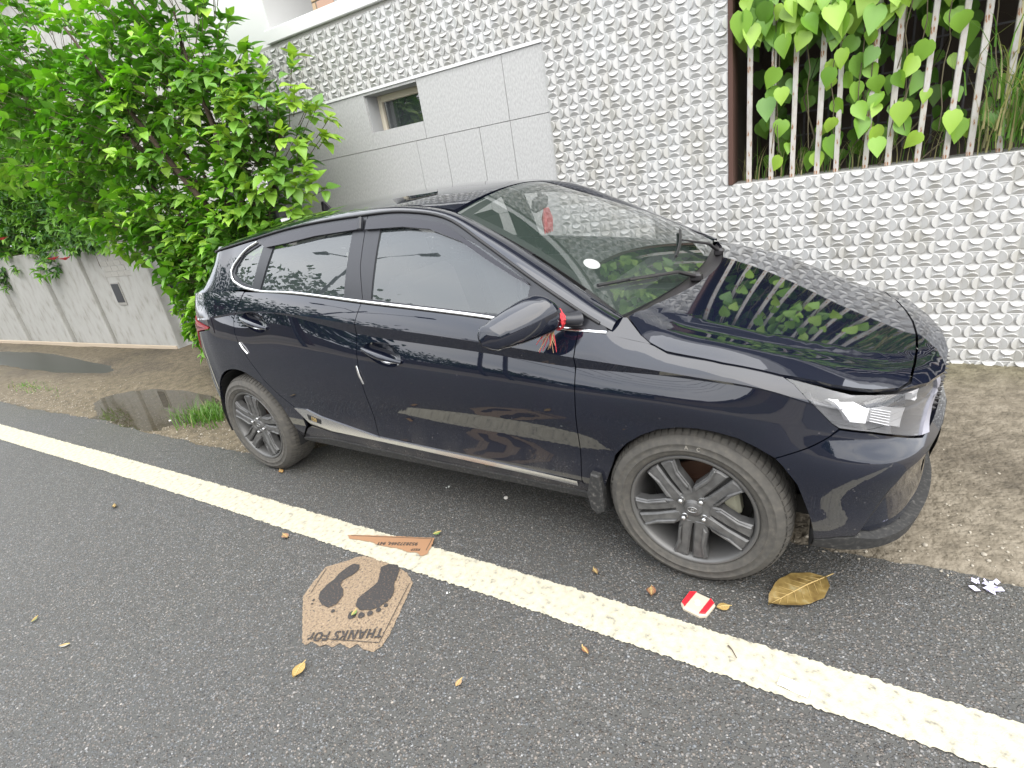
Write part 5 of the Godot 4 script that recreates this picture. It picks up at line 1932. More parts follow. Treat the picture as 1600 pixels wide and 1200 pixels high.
func badge() -> void:
	var g := Geo.new()
	var p := densify(poly2([-2.035, 0.452, -1.935, 0.43, -1.945, 0.403, -2.035, 0.42]), 0.03)
	var q := PackedVector2Array()
	for c in p: q.append(w_of(c))
	g = panel(side, q, t_lines(-2.1, -1.9), w_lines(), 1.0, 0.007, 0.004)
	var o := put("badge", g, M.black)
	var tm := TextMesh.new()
	tm.text = "i20"
	tm.font_size = 64
	tm.pixel_size = 0.00046
	tm.depth = 0.002
	var sf := SystemFont.new()
	sf.font_names = PackedStringArray(["Droid Sans"])
	sf.font_weight = 700
	tm.font = sf
	var c := obj("lettering", tm, mat(0.75, 0.55, 0.25, 0.3, 0.8), o)
	c.transform = Transform3D(Basis(Vector3(0, 0, 1), -0.22) * Basis(Vector3(1, 0, 0), 0.05), on_side(-1.987, 0.427, 0.009))


func door_handle(c: Vector2, a: float) -> void:
	# the dished recess
	var g := Geo.new()
	var rings := []
	for r in 7:
		var row := []
		var rad := 1.0 - r / 6.0
		for q in ellipse(c, a * maxf(rad, 0.001), 0.05 * maxf(rad, 0.001), -0.17): row.append(on_side(q.x, q.y, -0.034 * (1.0 - rad * rad)))
		rings.append(row)
	for r in 6:
		for k in 28: g.quad(rings[r][k], rings[r][(k + 1) % 28], rings[r + 1][(k + 1) % 28], rings[r + 1][k], Vector3(0, 0, 1))
	g.smooth()
	for k in g.uv.size(): g.uv[k] = Vector2((g.v[k].x + 4.2) / 6.0, 1.0 - g.v[k].y / 1.2)
	pair("handle_recess", g, M.paint)
	var h := Geo.new()
	var pts := []
	var rs := []
	for k in 12:
		var u := k / 11.0
		var q := c + Vector2(lerpf(-a * 0.98, a * 1.06, u), -0.002 - 0.01 * u).rotated(-0.17)
		pts.append(on_side(q.x, q.y, 0.004 + 0.02 * sin(u * PI)))
		rs.append(0.008 + 0.008 * sin(clampf(u * 1.05, 0, 1) * PI))
	h.tube(pts, rs, 10, 1.0)
	var o := pair("door_handle", h, M.paint)
	var e := Geo.new()
	e.tube([pts[5] + Vector3(0, -0.009, 0.009), pts[8] + Vector3(0, -0.010, 0.010), pts[11] + Vector3(0, -0.002, 0.003)], [0.002, 0.0032, 0.003], 6)
	put("handle_trim", e, M.chrome, o)


func headlights() -> void:
	var lamp := [0.272, 0.82, 0.305, 0.797, 0.365, 0.731, 0.412, 0.681, 0.44, 0.663, 0.56, 0.633, 0.795, 0.566, 0.87, 0.60, 0.925, 0.68, 0.895, 0.724, 0.71, 0.73, 0.595, 0.741, 0.5, 0.755, 0.394, 0.786]
	for s in [1.0, -1.0]:
		var side_of := func(g: Geo) -> Geo: return g if s > 0 else mirrored(g)
		var body := put("headlight", side_of.call(flank(lamp, -0.085, -0.08, 0.001)), M.lamp_dark)
		put("lens", side_of.call(flank(lamp, -0.003, 0.0, 0.002)), M.lens, body)
		# bright reflector block, its stepped facets, striped middle, small upper reflector
		for q in [["reflector", [0.415, 0.758, 0.455, 0.752, 0.458, 0.71, 0.495, 0.668, 0.44, 0.745], -0.022], ["reflector", [0.458, 0.75, 0.535, 0.742, 0.578, 0.706, 0.52, 0.70, 0.46, 0.716], -0.040], ["reflector", [0.462, 0.712, 0.52, 0.697, 0.578, 0.703, 0.566, 0.65, 0.497, 0.667], -0.03], ["reflector", [0.745, 0.722, 0.872, 0.705, 0.86, 0.645, 0.80, 0.695], -0.03], ["reflector_band", [0.595, 0.694, 0.84, 0.628, 0.79, 0.592, 0.588, 0.648], -0.045]]:
			put(q[0], side_of.call(flank(q[1], q[2], 0.02, 0.0)), M.reflector if q[0] == "reflector" else M.lamp_grey, body)
		for k in 6:
			var gs := Geo.new()
			var pts := []
			for i in 7:
				var t := lerpf(0.60, 0.71, i / 6.0)
				pts.append(on_side(t, 0.684 - k * 0.0075 - (t - 0.6) * 0.3, -0.041))
			gs.tube(pts, 0.0016, 5)
			put("stripe", side_of.call(gs), M.reflector, body)
		put("bezel", side_of.call(flank([0.585, 0.735, 0.745, 0.724, 0.80, 0.69, 0.845, 0.632, 0.595, 0.70], -0.05, 0.03, 0.0)), M.visor, body)
		# light strip standing on the lamp's inner edge
		put("light_strip", side_of.call(flank([0.895, 0.722, 0.925, 0.68, 0.87, 0.6, 0.795, 0.566, 0.85, 0.556, 0.925, 0.595, 0.965, 0.68, 0.93, 0.727], 0.004, 0.03, 0.001)), M.drl)
	# grille: a dark net of facets between the lamps
	pair("grille_back", flank([0.97, 0.72, 1.42, 0.715, 1.42, 0.58, 1.0, 0.577, 0.9, 0.565, 0.93, 0.6], -0.06, 0.0, 0.0), M.black)
	for r in 4:
		for c in 11:
			var t := 0.955 + c * 0.044 + (0.022 if r % 2 else 0.0)
			var y := 0.598 + r * 0.034
			if t > 1.41: continue
			var g := Geo.new()
			var m := on_side(t, y, 0.012)
			var q := [on_side(t - 0.026, y, -0.04), on_side(t, y - 0.026, -0.03), on_side(t + 0.026, y, -0.04), on_side(t, y + 0.026, -0.03)]
			for k in 4: g.tri(m, q[k], q[(k + 1) % 4], Vector3(1, 0, 0.2))
			pair("grille_facet", g, M.plastic)
	var gv := Geo.new()
	gv = flank([1.0, 0.47, 1.42, 0.47, 1.42, 0.3, 1.05, 0.3], -0.018, 0.0, 0.0)
	pair("lower_grille", gv, M.black)


func door_mirrors() -> void:
	# sections along the mirror, from the door outwards: [z out, x, y, half depth, half height]
	var sec := [[0.852, -0.462, 1.028, 0.018, 0.02], [0.872, -0.463, 1.03, 0.05, 0.045], [0.89, -0.472, 1.034, 0.060, 0.060], [0.93, -0.49, 1.033, 0.066, 0.065], [0.98, -0.515, 1.027, 0.066, 0.060], [1.03, -0.545, 1.017, 0.060, 0.052], [1.07, -0.573, 1.008, 0.048, 0.041], [1.093, -0.594, 1.001, 0.032, 0.028], [1.101, -0.604, 0.998, 0.004, 0.004]]
	var build := func(lo: float, hi: float, grow: float) -> Geo:
		var g := Geo.new()
		var n := 28
		var fine := []
		for k in 33:
			var c := crv(sec.map(func(r): return [r[0], r[1], r[2], r[3], r[4]]), lerpf(0.852, 1.101, k / 32.0))
			fine.append([lerpf(0.852, 1.101, k / 32.0), c[0], c[1], c[2], c[3]])
		var rings := []
		for r in fine:
			var row := []
			for k in n + 1:
				var th := lerpf(lo, hi, float(k) / n)
				# squarer than an ellipse, flat at the back
				var cx := signf(cos(th)) * pow(absf(cos(th)), 0.8)
				var sy := signf(sin(th)) * pow(absf(sin(th)), 0.85)
				if cx < 0: cx *= 0.75
				row.append(Vector3(r[1] + cx * (r[3] + grow), r[2] + sy * (r[4] + grow) - 0.012 * cx, r[0]))
			rings.append(row)
		for i in rings.size() - 1:
			for k in n:
				var mid := Vector3(fine[i][1], fine[i][2], fine[i][0])
				g.quad(rings[i][k], rings[i][k + 1], rings[i + 1][k + 1], rings[i + 1][k], rings[i][k] - mid + Vector3(0, 0, 0.004 + 0.02 * i / 32.0))
		g.smooth()
		return g
	var shell: Geo = build.call(-0.62, PI + 0.4, 0.0)
	var lower: Geo = build.call(PI + 0.4, TAU - 0.74, -0.001)
	var line: Geo = build.call(-0.74, -0.62, 0.003)
	for s in [1.0]:   # the far one is folded away out of sight, next to the wall
		var side_of := func(g: Geo) -> Geo:
			if s > 0: return mirrored(mirrored(g))
			return mirrored(g)
		var o := put("door_mirror", side_of.call(shell), M.paint)
		put("lower_cover", side_of.call(lower), M.plastic, o)
		put("signal_strip", side_of.call(line), M.satin, o)
		var ft := Geo.new()
		ft.tube([Vector3(-0.39, 0.985, 0.795), Vector3(-0.42, 0.995, 0.835), Vector3(-0.46, 1.015, 0.875)], [0.036, 0.027, 0.024], 10, 0.8)
		put("foot", side_of.call(ft), M.pillar, o)
		var gl := Geo.new()
		gl.quad(Vector3(-0.520, 0.995, 0.90), Vector3(-0.592, 0.99, 1.045), Vector3(-0.592, 1.042, 1.045), Vector3(-0.520, 1.07, 0.90), Vector3(-1, 0, 0))
		put("mirror_glass", side_of.call(gl), M.lens_mirror, o)


func mirror_thread() -> void:
	var t := thing("thread_charm", "red thread with frayed straw ends tied round the near door mirror's foot", "charm", CAR_AT + Vector3(1.29, 0, 0))
	var c := Vector3(-0.435, 1.005, 0.865)
	for k in 4:
		var g := Geo.new()
		var pts := []
		for j in 21:
			var th := TAU * j / 20.0
			pts.append(c + Vector3(cos(th) * (0.028 + 0.004 * sin(j * 2.0 + k)), sin(th) * 0.036, -0.008 + 0.006 * k + 0.012 * cos(th)))
		g.tube(pts, 0.0036, 6)
		obj("thread", g.mesh(), M.red, t)
	for k in 22:
		var g := Geo.new()
		var p0 := c + Vector3(-0.02 + rng.randf_range(-0.012, 0.012), -0.033, 0.012)
		var p1 := p0 + Vector3(rng.randf_range(-0.055, 0.02), rng.randf_range(-0.085, -0.02), rng.randf_range(0.0, 0.04))
		g.tube([p0, p0.lerp(p1, 0.5) + Vector3(rng.randf_range(-0.01, 0.01), 0.004, 0.006), p1], [0.0022, 0.0018, 0.001], 4)
		obj("strand", g.mesh(), M.straw if k % 3 else M.red, t)


func wheel(x: float, s: float, spin: float) -> void:
	var w := Node3D.new()
	w.name = "wheel" if not car.has_node("wheel") else "wheel_%03d" % car.find_children("wheel*", "Node3D", false, false).size()
	car.add_child(w)
	w.position = Vector3(x + 1.29, 0.308, s * 0.874)
	if s < 0: w.rotation.y = PI
	var ty := Geo.new()
	ty.lathe([Vector2(0.219, -0.20), Vector2(0.235, -0.212), Vector2(0.29, -0.205), Vector2(0.309, -0.175), Vector2(0.312, -0.16), Vector2(0.312, -0.055), Vector2(0.309, -0.038), Vector2(0.301, -0.017), Vector2(0.288, -0.002), Vector2(0.276, 0.003), Vector2(0.274, 0.0056), Vector2(0.271, 0.0056), Vector2(0.269, 0.0042), Vector2(0.252, 0.0038), Vector2(0.2505, 0.0055), Vector2(0.248, 0.0055), Vector2(0.2465, 0.0032), Vector2(0.236, 0.0005), Vector2(0.228, -0.003), Vector2(0.219, -0.014)], 96)
	obj("tyre", ty.mesh(), M.tyre, w)
	if s > 0 and x == 0.0:
		# chalk marks left on the near front tyre
		for q in [["A", 0.03], ["C", -0.12]]:
			var tm := TextMesh.new()
			tm.text = q[0]
			tm.font_size = 48
			tm.pixel_size = 0.00042
			tm.depth = 0.0006
			var sf := SystemFont.new()
			sf.font_names = PackedStringArray(["Droid Sans"])
			tm.font = sf
			var a: float = PI / 2 + q[1]
			var o := obj("chalk_mark", tm, mat(0.3, 0.28, 0.24, 0.9), w, Vector3(cos(a) * 0.261, sin(a) * 0.261, 0.0046))
			o.rotation.z = q[1]
	var tr := Geo.new()
	for k in 78:
		var a := TAU * k / 78
		var xf := Transform3D(Basis(Vector3(0, 0, 1), a), Vector3.ZERO)
		var hw := 0.0095
		var q := []
		for e in [[0.2995, -0.0135], [0.3105, -0.034], [0.3145, -0.058], [0.3145, -0.086]]:
			q.append([xf * Vector3(e[0] + 0.001, -hw, e[1] + 0.0015), xf * Vector3(e[0] + 0.001, hw, e[1] + 0.0015)])
		for j in 3: tr.quad(q[j][0], q[j][1], q[j + 1][1], q[j + 1][0], xf.basis * Vector3(1, 0, 0.3))
		for side_k in 2:
			for j in 3:
				var i0: Vector3 = q[j][side_k]
				var i1: Vector3 = q[j + 1][side_k]
				tr.quad(i0, i1, i1 * Vector3(0.98, 0.98, 1), i0 * Vector3(0.98, 0.98, 1), xf.basis * Vector3(0, -1 if side_k == 0 else 1, 0))
		for b in [-0.105, -0.14]:
			tr.box(Vector3(0.305, -hw, b - 0.014), Vector3(0.3145, hw, b + 0.014), xf)
	var tb := obj("tread_blocks", tr.mesh(), M.tyre, w)
	tb.set_meta("kind", "stuff")
	var ba := Geo.new()
	ba.lathe([Vector2(0.222, -0.016), Vector2(0.2225, -0.008), Vector2(0.2195, -0.003), Vector2(0.214, -0.003), Vector2(0.208, -0.010), Vector2(0.203, -0.022), Vector2(0.196, -0.045), Vector2(0.188, -0.12), Vector2(0.184, -0.195)], 80)
	obj("rim", ba.mesh(), M.barrel, w)
	var di := Geo.new()
	di.lathe([Vector2(0.0, -0.115), Vector2(0.07, -0.115), Vector2(0.075, -0.128), Vector2(0.132, -0.128), Vector2(0.133, -0.14)], 48)
	obj("brake_disc", di.mesh(), M.disc, w)
	var bp := Geo.new()
	bp.lathe([Vector2(0.0, -0.155), Vector2(0.185, -0.155), Vector2(0.186, -0.19)], 32)
	obj("back_plate", bp.mesh(), M.black, w)
	var cal := Geo.new()
	cal.cbox(Vector3(0.088, -0.05, -0.13), Vector3(0.148, 0.055, -0.072), 0.012, Transform3D(Basis(Vector3(0, 0, 1), 0.12), Vector3.ZERO))
	obj("caliper", cal.mesh(), M.caliper, w)
	var face := Node3D.new()
	face.name = "spokes"
	var dish := func(g: Geo) -> void:
		for k in g.v.size():
			var r := Vector2(g.v[k].x, g.v[k].y).length()
			g.v[k].z -= 0.020 * pow(clampf(1.0 - (r - 0.05) / 0.155, 0, 1), 1.6) + 0.004 * smoothstep(0.185, 0.205, r)
	for k in 5:
		var a := -PI / 2 + TAU * k / 5 + spin
		var xf := Transform3D(Basis(Vector3(0, 0, 1), a - PI / 2), Vector3.ZERO)
		for sd in [-1.0, 1.0]:
			# blade, then its raised ridge
			var g := Geo.new()
			var sw := 0.012
			var p := poly2([sd * 0.003, 0.05, sd * 0.044, 0.047, sd * 0.052, 0.085, sd * 0.05 + sw * 0.6, 0.15, sd * 0.062 + sw, 0.194, sd * 0.034 + sw, 0.2015, sd * 0.007 + sw, 0.203, sd * 0.0055 + sw * 0.5, 0.13])
			if sd < 0: p.reverse()
			g.prism(p, -0.045, -0.004, 0.006, xf)
			dish.call(g)
			var o := obj("spoke", g.mesh(), M.rim, w)
			var gr := Geo.new()
			var pr := poly2([sd * 0.036, 0.07, sd * 0.049, 0.084, sd * 0.047 + sw * 0.6, 0.15, sd * 0.056 + sw, 0.192, sd * 0.048 + sw, 0.195, sd * 0.034 + sw * 0.6, 0.145])
			if sd < 0: pr.reverse()
			gr.prism(pr, -0.01, 0.002, 0.0035, xf)
			dish.call(gr)
			obj("spoke_ridge", gr.mesh(), M.rim, o)
		# the floor of the slot, and the web that joins two spokes
		var gs := Geo.new()
		gs.prism(poly2([-0.012, 0.06, 0.012, 0.06, 0.022, 0.13, 0.026, 0.2, 0.0, 0.2, 0.004, 0.13]), -0.045, -0.028, 0.0, xf)
		dish.call(gs)
		obj("slot_floor", gs.mesh(), M.tread, w)
		var gw := Geo.new()
		var x2 := Transform3D(Basis(Vector3(0, 0, 1), a + TAU / 10 - PI / 2), Vector3.ZERO)
		gw.prism(poly2([-0.034, 0.045, 0.034, 0.045, 0.052, 0.088, 0.028, 0.092, 0.0, 0.079, -0.024, 0.095, -0.05, 0.092]), -0.045, -0.007, 0.004, x2)
		dish.call(gw)
		obj("web", gw.mesh(), M.rim, w)
	var hub := Geo.new()
	hub.lathe([Vector2(0.0, -0.016), Vector2(0.028, -0.017), Vector2(0.031, -0.021), Vector2(0.035, -0.026), Vector2(0.062, -0.024), Vector2(0.066, -0.05)], 36)
	obj("hub", hub.mesh(), M.rim, w)
	var lg := Geo.new()
	var ov := []
	for k in 25: ov.append(Vector3(cos(TAU * k / 24) * 0.017, sin(TAU * k / 24) * 0.0105, -0.0155))
	lg.tube(ov, 0.0014, 5)
	for q in [[-0.006, -0.0065, -0.003, 0.0065], [0.003, -0.0065, 0.006, 0.0065], [-0.0045, -0.001, 0.0045, 0.001]]: lg.tube([Vector3(q[0], q[1], -0.0155), Vector3(q[2], q[3], -0.0155)], 0.0013, 5)
	obj("emblem", lg.mesh(), M.nut, w)
	for k in 4:
		var a := PI / 4 + PI / 2 * k + spin * 0.6 + 0.12
		var gn := Geo.new()
		gn.lathe([Vector2(0.0, 0.004), Vector2(0.006, 0.003), Vector2(0.0085, -0.001), Vector2(0.0095, -0.004), Vector2(0.0095, -0.016), Vector2(0.013, -0.018), Vector2(0.013, -0.022)], 12, Vector3(cos(a) * 0.05, sin(a) * 0.05, -0.008))
		obj("wheel_nut", gn.mesh(), M.nut, w)


func underside() -> void:
	var g := Geo.new()
	g.box(Vector3(-3.05, 0.2, -0.6), Vector3(0.62, 0.28, 0.6))
	put("underbody", g, M.black)
	for s in [1.0, -1.0]:
		var g2 := Geo.new()
		g2.box(Vector3(-2.2, 0.235, 0.58), Vector3(-0.36, 0.3, 0.81))
		put("floor_edge", g2 if s > 0 else mirrored(g2), M.black)
		for w in [[0.02, 0.318, 0.352, 0.372], [-2.575, 0.318, 0.366, 0.366]]:
			var gl := Geo.new()
			for k in 20:
				var a0 := deg_to_rad(lerpf(-16, 196, k / 20.0))
				var a1 := deg_to_rad(lerpf(-16, 196, (k + 1) / 20.0))
				var p0 := Vector3(w[0] + cos(a0) * w[2], w[1] + sin(a0) * w[2] * 0.97, 0)
				var p1 := Vector3(w[0] + cos(a1) * w[2], w[1] + sin(a1) * w[2] * 0.97, 0)
				gl.quad(p0 + Vector3(0, 0, 0.853), p1 + Vector3(0, 0, 0.853), p1 + Vector3(0, 0, 0.58), p0 + Vector3(0, 0, 0.58), Vector3(w[0], w[1], 0.7) - p0)
				gl.tri(p0 + Vector3(0, 0, 0.58), p1 + Vector3(0, 0, 0.58), Vector3(w[0], w[1], 0.58), Vector3(0, 0, 1))
			put("wheel_arch_liner", gl if s > 0 else mirrored(gl), M.black)
		var gm := Geo.new()
		gm.prism(poly2([-0.37, 0.40, -0.335, 0.395, -0.328, 0.33, -0.33, 0.235, -0.36, 0.215, -0.385, 0.24, -0.395, 0.3]), 0.845, 0.885, 0.006)
		put("mud_flap", gm if s > 0 else mirrored(gm), M.scuffed)


func cabin() -> void:
	var fl := Geo.new()
	fl.box(Vector3(-2.9, 0.3, -0.74), Vector3(-0.3, 0.36, 0.74))
	put("cabin_floor", fl, M.black)
	var da := Geo.new()
	da.cbox(Vector3(-0.62, 0.70, -0.70), Vector3(-0.20, 0.93, 0.70), 0.05)
	da.cbox(Vector3(-0.60, 0.88, 0.18), Vector3(-0.34, 0.975, 0.56), 0.04)
	var d := put("dashboard", da, M.seat)
	var bk := Geo.new()
	bk.box(Vector3(-0.30, 0.3, -0.72), Vector3(-0.22, 0.9, 0.72))
	put("bulkhead", bk, M.black, d)
	var sw := Geo.new()
	var pts := []
	for k in 33:
		var th := TAU * k / 32
		pts.append(Vector3(-0.76 - 0.18 * sin(th) * 0.35, 0.93 + 0.18 * sin(th) * 0.93, 0.36 + 0.18 * cos(th)))
	sw.tube(pts, 0.015, 8)
	sw.cbox(Vector3(-0.78, 0.88, 0.29), Vector3(-0.72, 0.98, 0.43), 0.02)
	sw.tube([Vector3(-0.76, 0.93, 0.19), Vector3(-0.75, 0.93, 0.53)], 0.016, 6)
	put("steering_wheel", sw, M.plastic)
	for s in [[-1.28, 0.36], [-1.28, -0.36]]:
		var g := Geo.new()
		g.cbox(Vector3(-0.30, 0.0, -0.25), Vector3(0.24, 0.16, 0.25), 0.05, Transform3D(Basis(), Vector3(s[0] + 0.2, 0.42, s[1])))
		g.cbox(Vector3(-0.07, 0.0, -0.24), Vector3(0.07, 0.62, 0.24), 0.05, Transform3D(Basis(Vector3(0, 0, 1), 0.24), Vector3(s[0] - 0.06, 0.5, s[1])))
		var o := put("front_seat", g, M.seat)
		var h := Geo.new()
		h.cbox(Vector3(-0.05, 0.0, -0.13), Vector3(0.05, 0.17, 0.13), 0.04, Transform3D(Basis(Vector3(0, 0, 1), 0.2), Vector3(s[0] - 0.22, 1.12, s[1])))
		for q in [-0.06, 0.06]: h.tube([Vector3(s[0] - 0.2, 1.06, s[1] + q), Vector3(s[0] - 0.22, 1.14, s[1] + q)], 0.007, 6)
		put("headrest", h, M.seat, o)
	var rs := Geo.new()
	rs.cbox(Vector3(-2.35, 0.42, -0.66), Vector3(-1.8, 0.6, 0.66), 0.05)
	rs.cbox(Vector3(-0.08, 0, -0.66), Vector3(0.08, 0.58, 0.66), 0.05, Transform3D(Basis(Vector3(0, 0, 1), 0.32), Vector3(-2.32, 0.5, 0)))
	var r := put("rear_seat", rs, M.seat)
	for z in [-0.36, 0.36]:
		var h := Geo.new()
		h.cbox(Vector3(-0.045, 0, -0.13), Vector3(0.045, 0.13, 0.13), 0.035, Transform3D(Basis(Vector3(0, 0, 1), 0.3), Vector3(-2.5, 1.05, z)))
		put("headrest", h, M.seat, r)
	var ps := Geo.new()
	ps.box(Vector3(-3.1, 0.95, -0.6), Vector3(-2.55, 0.98, 0.6))
	put("parcel_shelf", ps, M.black)
	# inner mirror with something red hanging from it
	var mi := Geo.new()
	mi.cbox(Vector3(-0.02, -0.035, -0.12), Vector3(0.02, 0.035, 0.12), 0.014, Transform3D(Basis.from_euler(Vector3(0.0, 0.3, -0.2)), Vector3(-0.93, 1.325, 0.0)))
	mi.tube([Vector3(-0.92, 1.34, 0), Vector3(-0.93, 1.385, 0)], 0.012, 6)
	var m := put("inner_mirror", mi, M.plastic)
	var rc := Geo.new()
	for k in 5: rc.tube([Vector3(-0.90, 1.30, -0.01 * k + 0.02), Vector3(-0.90, 1.25, -0.012 * k + 0.024), Vector3(-0.90, 1.18, -0.02 * k + 0.04)], [0.004, 0.017, 0.003], 6)
	put("red_tassel", rc, M.red, m)
	for s in [1.0, -1.0]:
		var dc := Geo.new()
		dc.box(Vector3(-2.3, 0.36, 0.765), Vector3(-0.42, 0.93, 0.785))
		put("door_lining", dc if s > 0 else mirrored(dc), M.seat)


# ---------------------------------------------------------------- small things on the road
func flat(poly: PackedVector2Array, y: float, uvs := 1.0) -> ArrayMesh:
	var g := Geo.new()
	var t := Geometry2D.triangulate_polygon(poly)
	for p in poly: g.vert(Vector3(p.x, y, p.y), Vector3.UP, p * uvs)
	for k in t.size() / 3: g.tri_i(t[k * 3], t[k * 3 + 1], t[k * 3 + 2])
	return g.mesh()


func ragged(poly: PackedVector2Array, amount: float, sd: int) -> PackedVector2Array:
	var r := RandomNumberGenerator.new()
	r.seed = sd
	var out := PackedVector2Array()
	for p in densify(poly, 0.011): out.append(p + Vector2(r.randf_range(-1, 1), r.randf_range(-1, 1)) * amount)
	return out


func words(text: String, m: Material, parent: Node3D, at: Vector3, across: Vector3, height: float, squash := 1.0) -> void:
	var tm := TextMesh.new()
	tm.text = text
	tm.font_size = 64
	tm.pixel_size = height / 46.0
	tm.depth = 0.0008
	var sf := SystemFont.new()
	sf.font_names = PackedStringArray(["Droid Sans"])
	sf.font_weight = 700
	tm.font = sf
	var o := obj("lettering", tm, m, parent)
	var x := across.normalized()
	o.transform = Transform3D(Basis(x * squash, Vector3.UP.cross(x).normalized(), Vector3.UP), at)


# a fallen leaf lying almost flat, curled at its rim
func fallen(called: String, label: String, at: Vector3, ln: float, wd: float, turn: float, curl: float, m: Material, group := "") -> void:
	var g := Geo.new()
	var rows := 9
	var grid := []
	for i in rows + 1:
		var u := float(i) / rows
		var half := wd / 2 * pow(sin(PI * pow(u, 0.8)), 0.75) * (1.0 + 0.05 * sin(u * 23))
		var row := []
		for j in 7:
			var s := (j - 3) / 3.0
			row.append(Vector3(half * s, 0.004 + curl * (s * s * 0.5 + 0.25 * sin(u * 5.0 + s * 2.0) + 0.25) * ln * 0.35 + 0.004 * (1.0 - absf(s)), (u - 0.5) * ln))
		grid.append(row)
	for i in rows:
		for j in 6: g.quad(grid[i][j], grid[i][j + 1], grid[i + 1][j + 1], grid[i + 1][j], Vector3.UP)
	g.smooth()
	var t := thing(called, label, "leaf", at, group)
	t.rotation.y = turn
	obj("blade", g.mesh(), m, t)
	var gs := Geo.new()
	gs.tube([grid[0][3], grid[3][3] + Vector3(0, 0.0012, 0), grid[6][3] + Vector3(0, 0.0012, 0), grid[9][3]], [0.0026, 0.002, 0.0014, 0.0007], 5)
	for i in range(1, 8):
		for s in [1, 5]: gs.tube([grid[i][3] + Vector3(0, 0.0006, 0), grid[mini(i + 1, 9)][s] + Vector3(0, 0.0006, 0)], [0.0012, 0.0004], 4)
	gs.tube([grid[0][3], grid[0][3] + Vector3(0.004, 0.003, -ln * 0.12)], [0.002, 0.0016], 5)
	obj("rib", gs.mesh(), mat(0.42, 0.30, 0.12, 0.7), t)


